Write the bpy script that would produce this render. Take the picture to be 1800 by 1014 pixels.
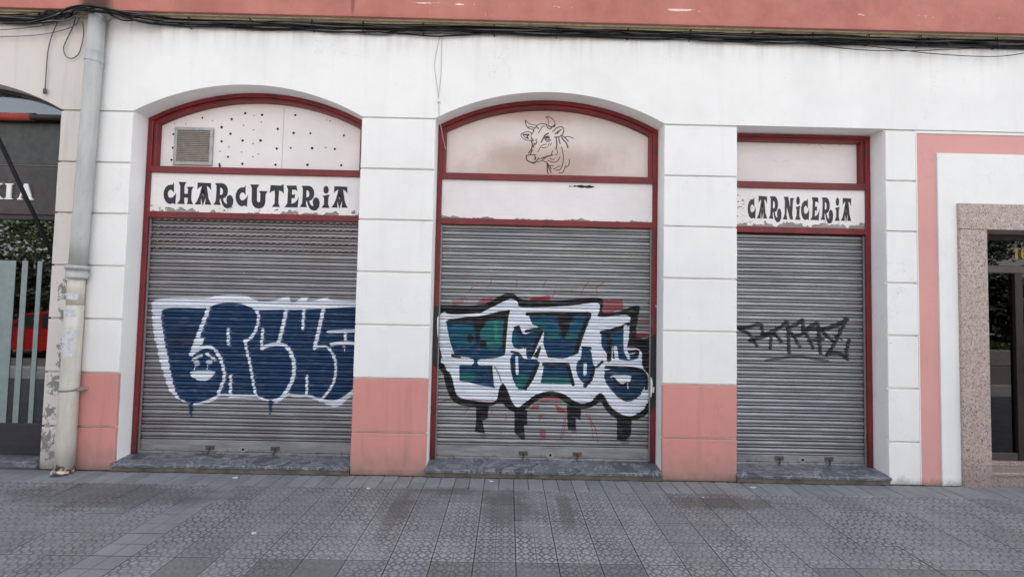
import bpy, bmesh, math, random
import numpy as np
from mathutils import Vector, Matrix

# ---------------------------------------------------------------- camera, sky, sun, exposure
scene = bpy.context.scene
for o in list(bpy.data.objects):
    bpy.data.objects.remove(o, do_unlink=True)
COL = scene.collection
cam_data = bpy.data.cameras.new('camera')
cam = bpy.data.objects.new('camera', cam_data)
COL.objects.link(cam)
cam_data.sensor_width = 36.0
cam_data.lens = 15.193
cam_data.clip_start = 0.05
cam_data.clip_end = 500.0
CR, CU, CF = Vector((0.99975, -0.00812, 0.02100)), Vector((-0.02129, -0.03818, 0.99904)), Vector((0.00723, 0.99924, 0.03834))
rot = Matrix((CR, CU, -CF)).transposed()
cam.matrix_world = Matrix.Translation((0.0, -4.6312, 1.8198)) @ rot.to_quaternion().to_matrix().to_4x4()
scene.camera = cam

SUN_EL, SUN_AZ = math.radians(50), math.radians(58)      # azimuth measured from +Y (north) clockwise
world = bpy.data.worlds.new('World')
scene.world = world
world.use_nodes = True
wn = world.node_tree
sky = wn.nodes.new('ShaderNodeTexSky')
sky.sky_type = 'NISHITA'
sky.sun_disc = False
sky.sun_elevation = SUN_EL
sky.sun_rotation = SUN_AZ
sky.air_density = 1.0
sky.dust_density = 3.0
sky.ozone_density = 1.0
haze = wn.nodes.new('ShaderNodeHueSaturation')                 # bright hazy spring sky: paler than clean air
haze.inputs['Saturation'].default_value = 0.33
wn.links.new(sky.outputs[0], haze.inputs['Color'])
wn.links.new(haze.outputs[0], wn.nodes['Background'].inputs[0])
wn.nodes['Background'].inputs[1].default_value = 0.15
sun_data = bpy.data.lights.new('sun', 'SUN')
sun_data.energy = 4.8
sun_data.angle = math.radians(0.53)
sun_data.color = (1.0, 0.955, 0.90)
sun = bpy.data.objects.new('sun', sun_data)
COL.objects.link(sun)
sdir = Vector((math.sin(SUN_AZ) * math.cos(SUN_EL), math.cos(SUN_AZ) * math.cos(SUN_EL), math.sin(SUN_EL)))
sun.rotation_euler = sdir.to_track_quat('Z', 'Y').to_euler()
sun.location = (6, -8, 12)
vs = scene.view_settings
vs.view_transform = 'Standard'
vs.look = 'None'
vs.exposure = 1.68
vs.gamma = 1.0
vs.use_curve_mapping = False
scene.render.engine = 'CYCLES'
scene.cycles.use_denoising = True
scene.cycles.max_bounces = 8
scene.cycles.transparent_max_bounces = 12

rnd = random.Random(11)

# ---------------------------------------------------------------- helpers
def tag(o, label=None, cat=None, group=None, kind=None):
    if label: o['label'] = label
    if cat: o['category'] = cat
    if group: o['group'] = group
    if kind: o['kind'] = kind
    return o

def empty(name, loc, label=None, cat=None, group=None):
    o = bpy.data.objects.new(name, None)
    o.location = loc
    o.empty_display_size = 0.1
    COL.objects.link(o)
    return tag(o, label, cat, group)

def link(name, me, parent=None, loc=None):
    """Link mesh data; vertices are in world metres unless loc is given."""
    o = bpy.data.objects.new(name, me)
    COL.objects.link(o)
    if parent is not None:
        o.parent = parent
        o.matrix_parent_inverse = Matrix.Translation(-world_loc(parent))
    if loc is not None:
        o.location = loc
    return o

def world_loc(p):
    v = Vector(p.location)
    q = p.parent
    while q is not None:
        if p.matrix_parent_inverse == Matrix.Identity(4):
            v = v + Vector(q.location)
        p, q = q, q.parent
    return v

def mesh(name, verts, faces, mat, smooth=False):
    me = bpy.data.meshes.new(name)
    me.from_pydata([tuple(v) for v in verts], [], faces)
    me.update()
    if mat is not None:
        me.materials.append(mat)
    if smooth:
        for p in me.polygons:
            p.use_smooth = True
    return me

def box_mesh(name, x0, x1, y0, y1, z0, z1, mat, bevel=0.0, seg=1):
    v = [(x0, y0, z0), (x1, y0, z0), (x1, y1, z0), (x0, y1, z0), (x0, y0, z1), (x1, y0, z1), (x1, y1, z1), (x0, y1, z1)]
    f = [(0, 3, 2, 1), (4, 5, 6, 7), (0, 1, 5, 4), (1, 2, 6, 5), (2, 3, 7, 6), (3, 0, 4, 7)]
    me = mesh(name, v, f, mat)
    if bevel > 0:
        bm = bmesh.new()
        bm.from_mesh(me)
        bmesh.ops.bevel(bm, geom=bm.edges[:], offset=bevel, segments=seg, affect='EDGES', profile=0.6)
        bm.to_mesh(me)
        bm.free()
    return me

def box(name, x0, x1, y0, y1, z0, z1, mat, parent=None, bevel=0.0, seg=1):
    return link(name, box_mesh(name, x0, x1, y0, y1, z0, z1, mat, bevel, seg), parent)

def prism(name, pts, y0, y1, mat, parent=None, back=True):
    """Outline in the x-z plane given any winding, extruded from y0 (front) to y1."""
    area = sum(pts[i][0] * pts[(i + 1) % len(pts)][1] - pts[(i + 1) % len(pts)][0] * pts[i][1] for i in range(len(pts)))
    if area < 0:
        pts = pts[::-1]
    n = len(pts)
    v = [(x, y0, z) for x, z in pts] + [(x, y1, z) for x, z in pts]
    f = [tuple(range(n))]
    if back:
        f.append(tuple(range(2 * n - 1, n - 1, -1)))
    for i in range(n):
        j = (i + 1) % n
        f.append((i, i + n, j + n, j))
    return link(name, mesh(name, v, f, mat), parent)

def prism_x(name, pts, x0, x1, mat, parent=None, smooth=False):
    """Outline in the y-z plane extruded along x."""
    n = len(pts)
    v = [(x0, y, z) for y, z in pts] + [(x1, y, z) for y, z in pts]
    f = [tuple(range(n)), tuple(range(2 * n - 1, n - 1, -1))]
    for i in range(n):
        j = (i + 1) % n
        f.append((i, i + n, j + n, j))
    me = mesh(name, v, f, mat)
    bm = bmesh.new(); bm.from_mesh(me); bmesh.ops.recalc_face_normals(bm, faces=bm.faces[:]); bm.to_mesh(me); bm.free()
    return link(name, me, parent)

def keyhole(outer, hole):
    bi, bj, bd = 0, 0, 1e9
    for i, a in enumerate(outer):
        for j, b in enumerate(hole):
            d = (a[0] - b[0]) ** 2 + (a[1] - b[1]) ** 2
            if d < bd:
                bi, bj, bd = i, j, d
    ar = lambda L: sum(L[i][0] * L[(i + 1) % len(L)][1] - L[(i + 1) % len(L)][0] * L[i][1] for i in range(len(L)))
    h = hole[bj:] + hole[:bj]
    if ar(outer) * ar(h) > 0:
        h = [h[0]] + h[1:][::-1]
    return outer[:bi + 1] + h + [h[0]] + outer[bi:]

def tube_data(pts, rad, seg=8, cap=True):
    pts = [Vector(p) for p in pts]
    rads = rad if isinstance(rad, (list, tuple)) else [rad] * len(pts)
    v, f = [], []
    ref = Vector((0.13, 0.31, 0.94))
    for i, p in enumerate(pts):
        t = (pts[min(i + 1, len(pts) - 1)] - pts[max(i - 1, 0)]).normalized()
        a = t.cross(ref)
        if a.length < 0.05:
            a = t.cross(Vector((1, 0, 0)))
        a.normalize()
        b = t.cross(a)
        for k in range(seg):
            an = 2 * math.pi * k / seg
            v.append(p + (a * math.cos(an) + b * math.sin(an)) * rads[i])
    for i in range(len(pts) - 1):
        for k in range(seg):
            k2 = (k + 1) % seg
            f.append((i * seg + k, i * seg + k2, (i + 1) * seg + k2, (i + 1) * seg + k))
    if cap:
        f.append(tuple(range(seg - 1, -1, -1)))
        f.append(tuple(range((len(pts) - 1) * seg, len(pts) * seg)))
    return v, f

def tube(name, pts, rad, mat, parent=None, seg=8, smooth=True):
    v, f = tube_data(pts, rad, seg)
    return link(name, mesh(name, v, f, mat, smooth), parent)

def smooth_path(pts, n=6):
    out = []
    P_ = [Vector(p) for p in pts]
    for i in range(len(P_) - 1):
        p0, p1, p2, p3 = P_[max(i - 1, 0)], P_[i], P_[i + 1], P_[min(i + 2, len(P_) - 1)]
        for k in range(n):
            t = k / n
            out.append(0.5 * ((2 * p1) + (p2 - p0) * t + (2 * p0 - 5 * p1 + 4 * p2 - p3) * t * t + (3 * p1 - p0 - 3 * p2 + p3) * t ** 3))
    out.append(P_[-1])
    return out

# ---------------------------------------------------------------- node helpers
def nd(nt, typ, ins=None, **kw):
    n = nt.nodes.new(typ)
    for k, v in kw.items():
        setattr(n, k, v)
    for k, v in (ins or {}).items():
        s = n.inputs[k]
        if isinstance(v, bpy.types.NodeSocket):
            nt.links.new(v, s)
        else:
            s.default_value = v
    return n

def ma(nt, op, a, b=0.0, c=0.0):
    n = nt.nodes.new('ShaderNodeMath')
    n.operation = op
    for i, v in enumerate((a, b, c)):
        if isinstance(v, bpy.types.NodeSocket):
            nt.links.new(v, n.inputs[i])
        else:
            n.inputs[i].default_value = v
    return n.outputs[0]

def mix(nt, fac, a, b, blend='MIX'):
    n = nt.nodes.new('ShaderNodeMix')
    n.data_type = 'RGBA'
    n.blend_type = blend
    for i, v in ((0, fac), (6, a), (7, b)):
        if isinstance(v, bpy.types.NodeSocket):
            nt.links.new(v, n.inputs[i])
        elif i == 0:
            n.inputs[0].default_value = v
        else:
            n.inputs[i].default_value = (v[0], v[1], v[2], 1.0)
    return n.outputs[2]

def ss(nt, x, lo, hi, a=0.0, b=1.0):
    n = nd(nt, 'ShaderNodeMapRange', {'From Min': lo, 'From Max': hi, 'To Min': a, 'To Max': b}, interpolation_type='SMOOTHSTEP')
    nt.links.new(x, n.inputs['Value'])
    return n.outputs[0]

def wpos(nt):
    g = nt.nodes.new('ShaderNodeNewGeometry')
    s = nt.nodes.new('ShaderNodeSeparateXYZ')
    nt.links.new(g.outputs['Position'], s.inputs[0])
    return g.outputs['Position'], s.outputs[0], s.outputs[1], s.outputs[2]

def scaled(nt, pos, sc):
    n = nd(nt, 'ShaderNodeVectorMath', {0: pos, 1: sc}, operation='MULTIPLY')
    return n.outputs[0]

def noise(nt, vec, scale, detail=4.0, rough=0.55, dist=0.0):
    n = nd(nt, 'ShaderNodeTexNoise', {'Vector': vec, 'Scale': scale, 'Detail': detail, 'Roughness': rough, 'Distortion': dist})
    return n.outputs[0]

def blob(nt, x, z, cx, cz, rx, rz):
    """1 at the centre of an ellipse, 0 at its rim."""
    a = ma(nt, 'DIVIDE', ma(nt, 'SUBTRACT', x, cx), rx)
    b = ma(nt, 'DIVIDE', ma(nt, 'SUBTRACT', z, cz), rz)
    d = ma(nt, 'SQRT', ma(nt, 'ADD', ma(nt, 'MULTIPLY', a, a), ma(nt, 'MULTIPLY', b, b)))
    return ma(nt, 'SUBTRACT', 1.0, d)

def new_mat(name, rough=0.6, metal=0.0, spec=0.5):
    m = bpy.data.materials.new(name)
    m.use_nodes = True
    nt = m.node_tree
    b = nt.nodes['Principled BSDF']
    b.inputs['Roughness'].default_value = rough
    b.inputs['Metallic'].default_value = metal
    b.inputs['Specular IOR Level'].default_value = spec
    return m, nt, b

def setc(nt, b, col):
    if isinstance(col, bpy.types.NodeSocket):
        nt.links.new(col, b.inputs['Base Color'])
    else:
        b.inputs['Base Color'].default_value = (col[0], col[1], col[2], 1)

def bump(nt, b, h, strength=0.3, dist=0.01):
    n = nd(nt, 'ShaderNodeBump', {'Height': h, 'Strength': strength, 'Distance': dist})
    nt.links.new(n.outputs[0], b.inputs['Normal'])

def srgb(r, g, b):
    f = lambda c: (c / 255 / 12.92) if c / 255 <= 0.04045 else ((c / 255 + 0.055) / 1.055) ** 2.4
    return (f(r), f(g), f(b))

# ---------------------------------------------------------------- materials
def paint_wall(name, col, dirt=(0.45, 0.42, 0.38), dirt_amt=0.18, peel=None, low_dirt=0.0):
    m, nt, b = new_mat(name, 0.75, spec=0.25)
    pos, x, y, z = wpos(nt)
    n1 = noise(nt, pos, 1.3, 5, 0.6)
    n2 = noise(nt, pos, 9.0, 5, 0.6)
    streak = noise(nt, scaled(nt, pos, (9.0, 9.0, 0.7)), 1.0, 4, 0.6)
    c = mix(nt, ss(nt, n1, 0.35, 0.75), col, tuple(v * 0.93 for v in col))
    c = mix(nt, ma(nt, 'MULTIPLY', ss(nt, n2, 0.55, 0.8), 0.35), c, tuple(v * 0.86 for v in col))
    c = mix(nt, ma(nt, 'MULTIPLY', ss(nt, streak, 0.52, 0.78), dirt_amt), c, dirt)
    # soot washed down from the cable run
    top = ma(nt, 'MULTIPLY', ss(nt, z, 4.45, 4.85), ss(nt, streak, 0.35, 0.7))
    c = mix(nt, ma(nt, 'MULTIPLY', top, 0.35), c, (0.30, 0.27, 0.26))
    if low_dirt > 0:
        lowm = ma(nt, 'MULTIPLY', ss(nt, ma(nt, 'ADD', z, ma(nt, 'MULTIPLY', n2, 0.35)), 0.55, 0.15), low_dirt)
        c = mix(nt, lowm, c, (0.24, 0.20, 0.17))
    patch = nd(nt, 'ShaderNodeTexVoronoi', {'Vector': scaled(nt, pos, (1.0, 1.0, 1.4)), 'Scale': 0.9, 'Randomness': 1.0})
    pr = nd(nt, 'ShaderNodeSeparateColor', {0: patch.outputs['Color']})
    c = mix(nt, ma(nt, 'MULTIPLY', pr.outputs[0], 0.08), c, tuple(v * 0.72 for v in col))
    crk = ss(nt, ma(nt, 'ABSOLUTE', ma(nt, 'SUBTRACT', noise(nt, pos, 1.7, 7, 0.6, 0.4), 0.5)), 0.0035, 0.0008)
    crk = ma(nt, 'MULTIPLY', crk, ss(nt, noise(nt, pos, 0.8, 2), 0.55, 0.65))
    c = mix(nt, ma(nt, 'MULTIPLY', crk, 0.22), c, tuple(v * 0.4 for v in dirt))
    foot = ma(nt, 'ADD', z, ma(nt, 'MULTIPLY', noise(nt, scaled(nt, pos, (1, 1, 0.5)), 7.0, 5, 0.7), 0.22))
    c = mix(nt, ss(nt, foot, 0.20, 0.10, 0.0, 0.55), c, (0.16, 0.13, 0.11))
    # small chips and knocks
    chip = ss(nt, noise(nt, pos, 23.0, 3, 0.5), 0.74, 0.755)
    c = mix(nt, ma(nt, 'MULTIPLY', chip, 0.6), c, dirt)
    h = ma(nt, 'ADD', ma(nt, 'MULTIPLY', noise(nt, pos, 55.0, 4, 0.6), 0.5), ma(nt, 'MULTIPLY', n2, 0.9))
    if peel:
        pm = None
        for (cx, cz, rx, rz) in peel:
            q = blob(nt, x, z, cx, cz, rx, rz)
            pm = q if pm is None else ma(nt, 'MAXIMUM', pm, q)
        np_ = noise(nt, scaled(nt, pos, (1.0, 1.0, 0.8)), 20.0, 7, 0.68)
        pk = ss(nt, ma(nt, 'ADD', ma(nt, 'MULTIPLY', pm, 0.30), np_), 0.655, 0.67)
        c = mix(nt, pk, c, (0.235, 0.23, 0.225))
        h = ma(nt, 'SUBTRACT', h, ma(nt, 'MULTIPLY', pk, 0.8))
    setc(nt, b, c)
    bump(nt, b, h, 0.28, 0.006)
    return m

PEEL = [(-4.73, 1.88, 0.13, 0.16), (-4.70, 1.62, 0.14, 0.13), (-4.70, 1.22, 0.10, 0.30), (-4.75, 0.88, 0.18, 0.16), (-4.80, 0.60, 0.12, 0.14), (-4.82, 0.30, 0.14, 0.26), (-4.72, 0.15, 0.12, 0.14)]
M_WHITE = paint_wall('white_facade_paint', srgb(238, 238, 236), dirt_amt=0.10)
M_WHITE_LOW = paint_wall('white_reveal_paint', srgb(237, 237, 235), dirt_amt=0.10)
M_CREAM = paint_wall('cream_weathered_paint', srgb(212, 206, 199), dirt_amt=0.45, peel=PEEL, low_dirt=0.55)
M_PINK = paint_wall('pink_plinth_paint', srgb(212, 147, 139), dirt=(0.36, 0.20, 0.17), dirt_amt=0.40, low_dirt=0.6)
M_PINK_BAND = paint_wall('pink_band_paint', srgb(217, 161, 155), dirt=(0.5, 0.3, 0.28), dirt_amt=0.15)

def fascia_mat():
    m, nt, b = new_mat('terracotta_fascia_paint', 0.8, spec=0.2)
    pos, x, y, z = wpos(nt)
    n1 = noise(nt, pos, 2.0, 6, 0.65)
    n2 = noise(nt, scaled(nt, pos, (30.0, 30.0, 5.0)), 1.0, 4, 0.6)
    c = mix(nt, ss(nt, n1, 0.3, 0.75), srgb(188, 126, 115), srgb(166, 106, 96))
    wear = ma(nt, 'MULTIPLY', ss(nt, n2, 0.70, 0.78), ss(nt, z, 5.06, 4.95))
    c = mix(nt, ma(nt, 'MULTIPLY', wear, 0.55), c, srgb(222, 196, 190))
    # paint flaked along the plaster seam
    sq = ma(nt, 'ABSOLUTE', ma(nt, 'SUBTRACT', z, 5.02))
    fl = ma(nt, 'MULTIPLY', ss(nt, sq, 0.016, 0.006), ss(nt, noise(nt, scaled(nt, pos, (1.0, 1.0, 4.0)), 3.0, 5, 0.7), 0.60, 0.64))
    c = mix(nt, fl, c, srgb(226, 214, 208))
    # soot above the drainpipe head and a dark run mark
    sx = ma(nt, 'MULTIPLY', ss(nt, ma(nt, 'ADD', blob(nt, x, z, -4.46, 4.90, 0.24, 0.36), ma(nt, 'MULTIPLY', ma(nt, 'SUBTRACT', n1, 0.5), 0.8)), 0.1, 0.6), 0.85)
    c = mix(nt, sx, c, (0.03, 0.025, 0.024))
    s2 = ss(nt, ma(nt, 'ADD', blob(nt, x, z, -1.73, 5.02, 0.035, 0.2), ma(nt, 'MULTIPLY', ma(nt, 'SUBTRACT', n1, 0.5), 0.8)), 0.1, 0.7)
    c = mix(nt, ma(nt, 'MULTIPLY', s2, 0.6), c, (0.12, 0.04, 0.035))
    setc(nt, b, c)
    bump(nt, b, ma(nt, 'ADD', noise(nt, pos, 40.0, 5, 0.6), n1), 0.3, 0.006)
    return m
M_FASCIA = fascia_mat()

def simple(name, col, rough=0.6, metal=0.0, var=0.15, scale=12.0, bmp=0.15, spec=0.5, stretch=(1, 1, 1)):
    m, nt, b = new_mat(name, rough, metal, spec)
    pos, x, y, z = wpos(nt)
    n1 = noise(nt, scaled(nt, pos, stretch), scale, 5, 0.6)
    setc(nt, b, mix(nt, ss(nt, n1, 0.3, 0.75), col, tuple(v * (1 - var) for v in col)))
    nt.links.new(ss(nt, n1, 0.2, 0.8, max(0.05, rough - 0.08), min(1, rough + 0.12)), b.inputs['Roughness'])
    if bmp:
        bump(nt, b, noise(nt, pos, scale * 5, 4, 0.6), bmp, 0.004)
    return m

M_SOFFIT = simple('cream_soffit_plaster', srgb(196, 184, 150), 0.85, var=0.3)
M_BLACKCABLE = simple('black_cable_sheath', (0.008, 0.008, 0.009), 0.65, bmp=0, spec=0.25)
M_GREYCABLE = simple('grey_cable_sheath', (0.10, 0.10, 0.105), 0.5, bmp=0)
M_WIRE = simple('pale_wire', (0.5, 0.49, 0.48), 0.5, bmp=0)
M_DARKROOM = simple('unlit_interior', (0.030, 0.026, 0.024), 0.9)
M_MORTAR = simple('joint_mortar', (0.055, 0.057, 0.062), 0.95)

# outlines of the painted lettering and drawings, metres in the facade plane (x, z)
GRAFFITI_ONE = [('p',(230,235,242),1.0,1,[(-3.998,1.77),(-3.951,1.808),(-3.675,1.83),(-3.365,1.824),(-3.269,1.863),(-3.106,1.875),(-2.942,1.862),(-2.859,1.827),(-2.821,1.803),(-2.797,1.8),(-2.65,1.807),(-2.554,1.842),(-2.506,1.871),(-2.448,1.844),(-2.454,1.799),(-2.397,1.8),(-2.317,1.863),(-2.26,1.864),(-2.255,1.84),(-2.274,1.806),(-2.12,1.838),(-2.055,1.869),(-2.022,1.853),(-2.038,1.836),(-1.726,1.826),(-1.505,1.827),(-1.488,1.332),(-1.559,0.816),(-1.738,0.773),(-1.835,0.665),(-1.901,0.64),(-1.995,0.662),(-2.091,0.72),(-2.185,0.731),(-2.253,0.77),(-2.318,0.735),(-2.427,0.773),(-2.491,0.719),(-2.57,0.691),(-2.691,0.701),(-2.786,0.739),(-3.012,0.728),(-3.093,0.734),(-3.2,0.745),(-3.224,0.704),(-3.329,0.656),(-3.461,0.64),(-3.582,0.658),(-3.691,0.722),(-3.762,0.8),(-3.823,0.959),(-3.886,1.144),(-3.929,1.33),(-3.934,1.315),(-3.954,1.396),(-3.986,1.607),(-3.998,1.697)]),('p',(10,54,94),1.0,1,[(-3.897,1.703),(-3.67,1.716),(-3.384,1.709),(-3.336,1.731),(-3.264,1.765),(-3.143,1.784),(-2.979,1.767),(-2.896,1.736),(-2.854,1.704),(-2.793,1.704),(-2.524,1.715),(-2.328,1.715),(-2.108,1.734),(-1.732,1.764),(-1.503,1.769),(-1.488,1.332),(-1.562,0.91),(-1.72,0.84),(-1.785,0.785),(-1.89,0.717),(-2.051,0.727),(-2.159,0.752),(-2.234,0.783),(-2.32,0.775),(-2.414,0.787),(-2.48,0.772),(-2.572,0.717),(-2.692,0.715),(-2.774,0.766),(-3.04,0.761),(-3.201,0.771),(-3.278,0.717),(-3.409,0.668),(-3.508,0.657),(-3.596,0.684),(-3.673,0.749),(-3.751,0.987),(-3.814,1.306),(-3.796,1.155),(-3.84,1.382),(-3.872,1.528)]),('p',(22,38,66),0.55,1,[(-3.82,1.48),(-3.496,1.486),(-3.499,1.389),(-3.549,1.241),(-3.784,1.245)]),('s',(230,235,242),1,0.0452,[(-3.367,1.702),(-3.417,1.537),(-3.459,1.414),(-3.495,1.307),(-3.53,1.201)]),('p',(230,235,242),1.0,1,[(-3.475,1.389),(-3.381,1.383),(-3.421,1.293),(-3.492,1.25),(-3.521,1.177),(-3.554,1.192),(-3.519,1.307)]),('s',(230,235,242),1,0.0355,[(-3.529,1.185),(-3.483,1.234),(-3.42,1.272),(-3.356,1.286),(-3.282,1.267),(-3.23,1.199),(-3.202,1.135),(-3.228,1.211),(-3.191,1.131),(-3.159,1.025),(-3.149,0.945),(-3.178,0.851),(-3.208,0.771)]),('s',(230,235,242),1,0.0323,[(-3.133,1.486),(-3.121,1.307)]),('s',(230,235,242),1,0.0323,[(-2.843,1.713),(-2.808,1.672),(-2.799,1.607),(-2.803,1.55),(-2.824,1.484),(-2.854,1.418),(-2.917,1.356),(-2.94,1.355)]),('s',(230,235,242),1,0.0297,[(-2.941,1.367),(-2.915,1.246),(-2.886,1.141),(-2.893,1.191),(-2.859,1.044),(-2.825,0.872),(-2.787,0.753)]),('s',(230,235,242),1,0.0323,[(-2.747,1.49),(-2.749,1.404),(-2.752,1.306),(-2.738,1.274)]),('s',(230,235,242),1,0.0419,[(-2.746,1.282),(-2.671,1.316),(-2.574,1.333),(-2.491,1.32),(-2.432,1.256),(-2.396,1.167),(-2.425,1.227),(-2.389,1.161),(-2.379,1.067),(-2.387,0.947),(-2.442,0.826),(-2.505,0.732),(-2.571,0.697)]),('s',(230,235,242),1,0.0419,[(-2.497,1.744),(-2.498,1.687),(-2.517,1.556),(-2.538,1.457),(-2.562,1.355)]),('s',(230,235,242),1,0.0323,[(-2.296,1.749),(-2.3,1.626),(-2.299,1.503)]),('s',(230,235,242),1,0.0419,[(-2.079,1.745),(-2.096,1.63),(-2.119,1.498),(-2.143,1.384),(-2.16,1.294)]),('s',(230,235,242),1,0.029,[(-2.169,1.298),(-2.1,1.313),(-2.018,1.311),(-1.976,1.265),(-1.94,1.192),(-1.927,1.152),(-1.949,1.236),(-1.918,1.13),(-1.915,1.023),(-1.937,0.902),(-2.0,0.795),(-2.077,0.713)]),('s',(230,235,242),1,0.0355,[(-2.016,1.474),(-1.943,1.482),(-1.616,1.501)]),('s',(230,235,242),1,0.0323,[(-1.825,1.496),(-1.821,1.382)]),('s',(230,235,242),1,0.0387,[(-1.974,1.338),(-1.897,1.352),(-1.775,1.363),(-1.611,1.329)]),('s',(230,235,242),1,0.0084,[(-1.844,1.333),(-1.84,1.3)]),('s',(230,235,242),1,0.0084,[(-1.825,1.333),(-1.824,1.26)]),('s',(230,235,242),1,0.0323,[(-3.083,0.973),(-3.073,0.747)]),('s',(230,235,242),1,0.0323,[(-3.086,0.74),(-2.786,0.75)]),('s',(230,235,242),1,0.029,[(-2.235,0.983),(-2.229,0.777)]),('s',(230,235,242),1,0.0258,[(-2.427,0.78),(-2.319,0.742),(-2.233,0.777),(-2.132,0.739),(-2.064,0.72),(-1.983,0.702),(-1.889,0.704),(-1.785,0.772),(-1.707,0.84)]),('s',(230,235,242),1,0.029,[(-3.512,1.138),(-3.473,1.166),(-3.41,1.186)]),('s',(230,235,242),1,0.029,[(-3.362,1.213),(-3.313,1.175),(-3.265,1.14)]),('p',(190,195,205),1.0,1,[(-3.426,1.102),(-3.429,1.088),(-3.438,1.077),(-3.452,1.071),(-3.467,1.07),(-3.481,1.076),(-3.491,1.087),(-3.496,1.101),(-3.493,1.115),(-3.484,1.126),(-3.47,1.133),(-3.455,1.133),(-3.44,1.127),(-3.43,1.116)]),('p',(190,195,205),1.0,1,[(-3.285,1.116),(-3.288,1.103),(-3.298,1.092),(-3.313,1.085),(-3.329,1.085),(-3.345,1.091),(-3.356,1.101),(-3.36,1.114),(-3.357,1.128),(-3.347,1.139),(-3.332,1.145),(-3.316,1.145),(-3.3,1.14),(-3.29,1.129)]),('s',(230,235,242),1,0.0097,[(-3.482,1.079),(-3.482,1.021)]),('s',(230,235,242),1,0.0097,[(-3.345,1.088),(-3.343,1.037)]),('p',(230,235,242),1.0,1,[(-3.545,0.997),(-3.506,1.011),(-3.253,1.03),(-3.276,0.956),(-3.328,0.915),(-3.393,0.894),(-3.461,0.912),(-3.516,0.951)]),('p',(10,54,94),1.0,1,[(-3.535,0.665),(-3.482,0.666),(-3.48,0.594),(-3.482,0.527),(-3.501,0.498),(-3.516,0.54),(-3.525,0.593)]),('p',(10,54,94),1.0,1,[(-2.654,0.709),(-2.595,0.71),(-2.607,0.61),(-2.615,0.541),(-2.631,0.55),(-2.64,0.61)])]
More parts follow.
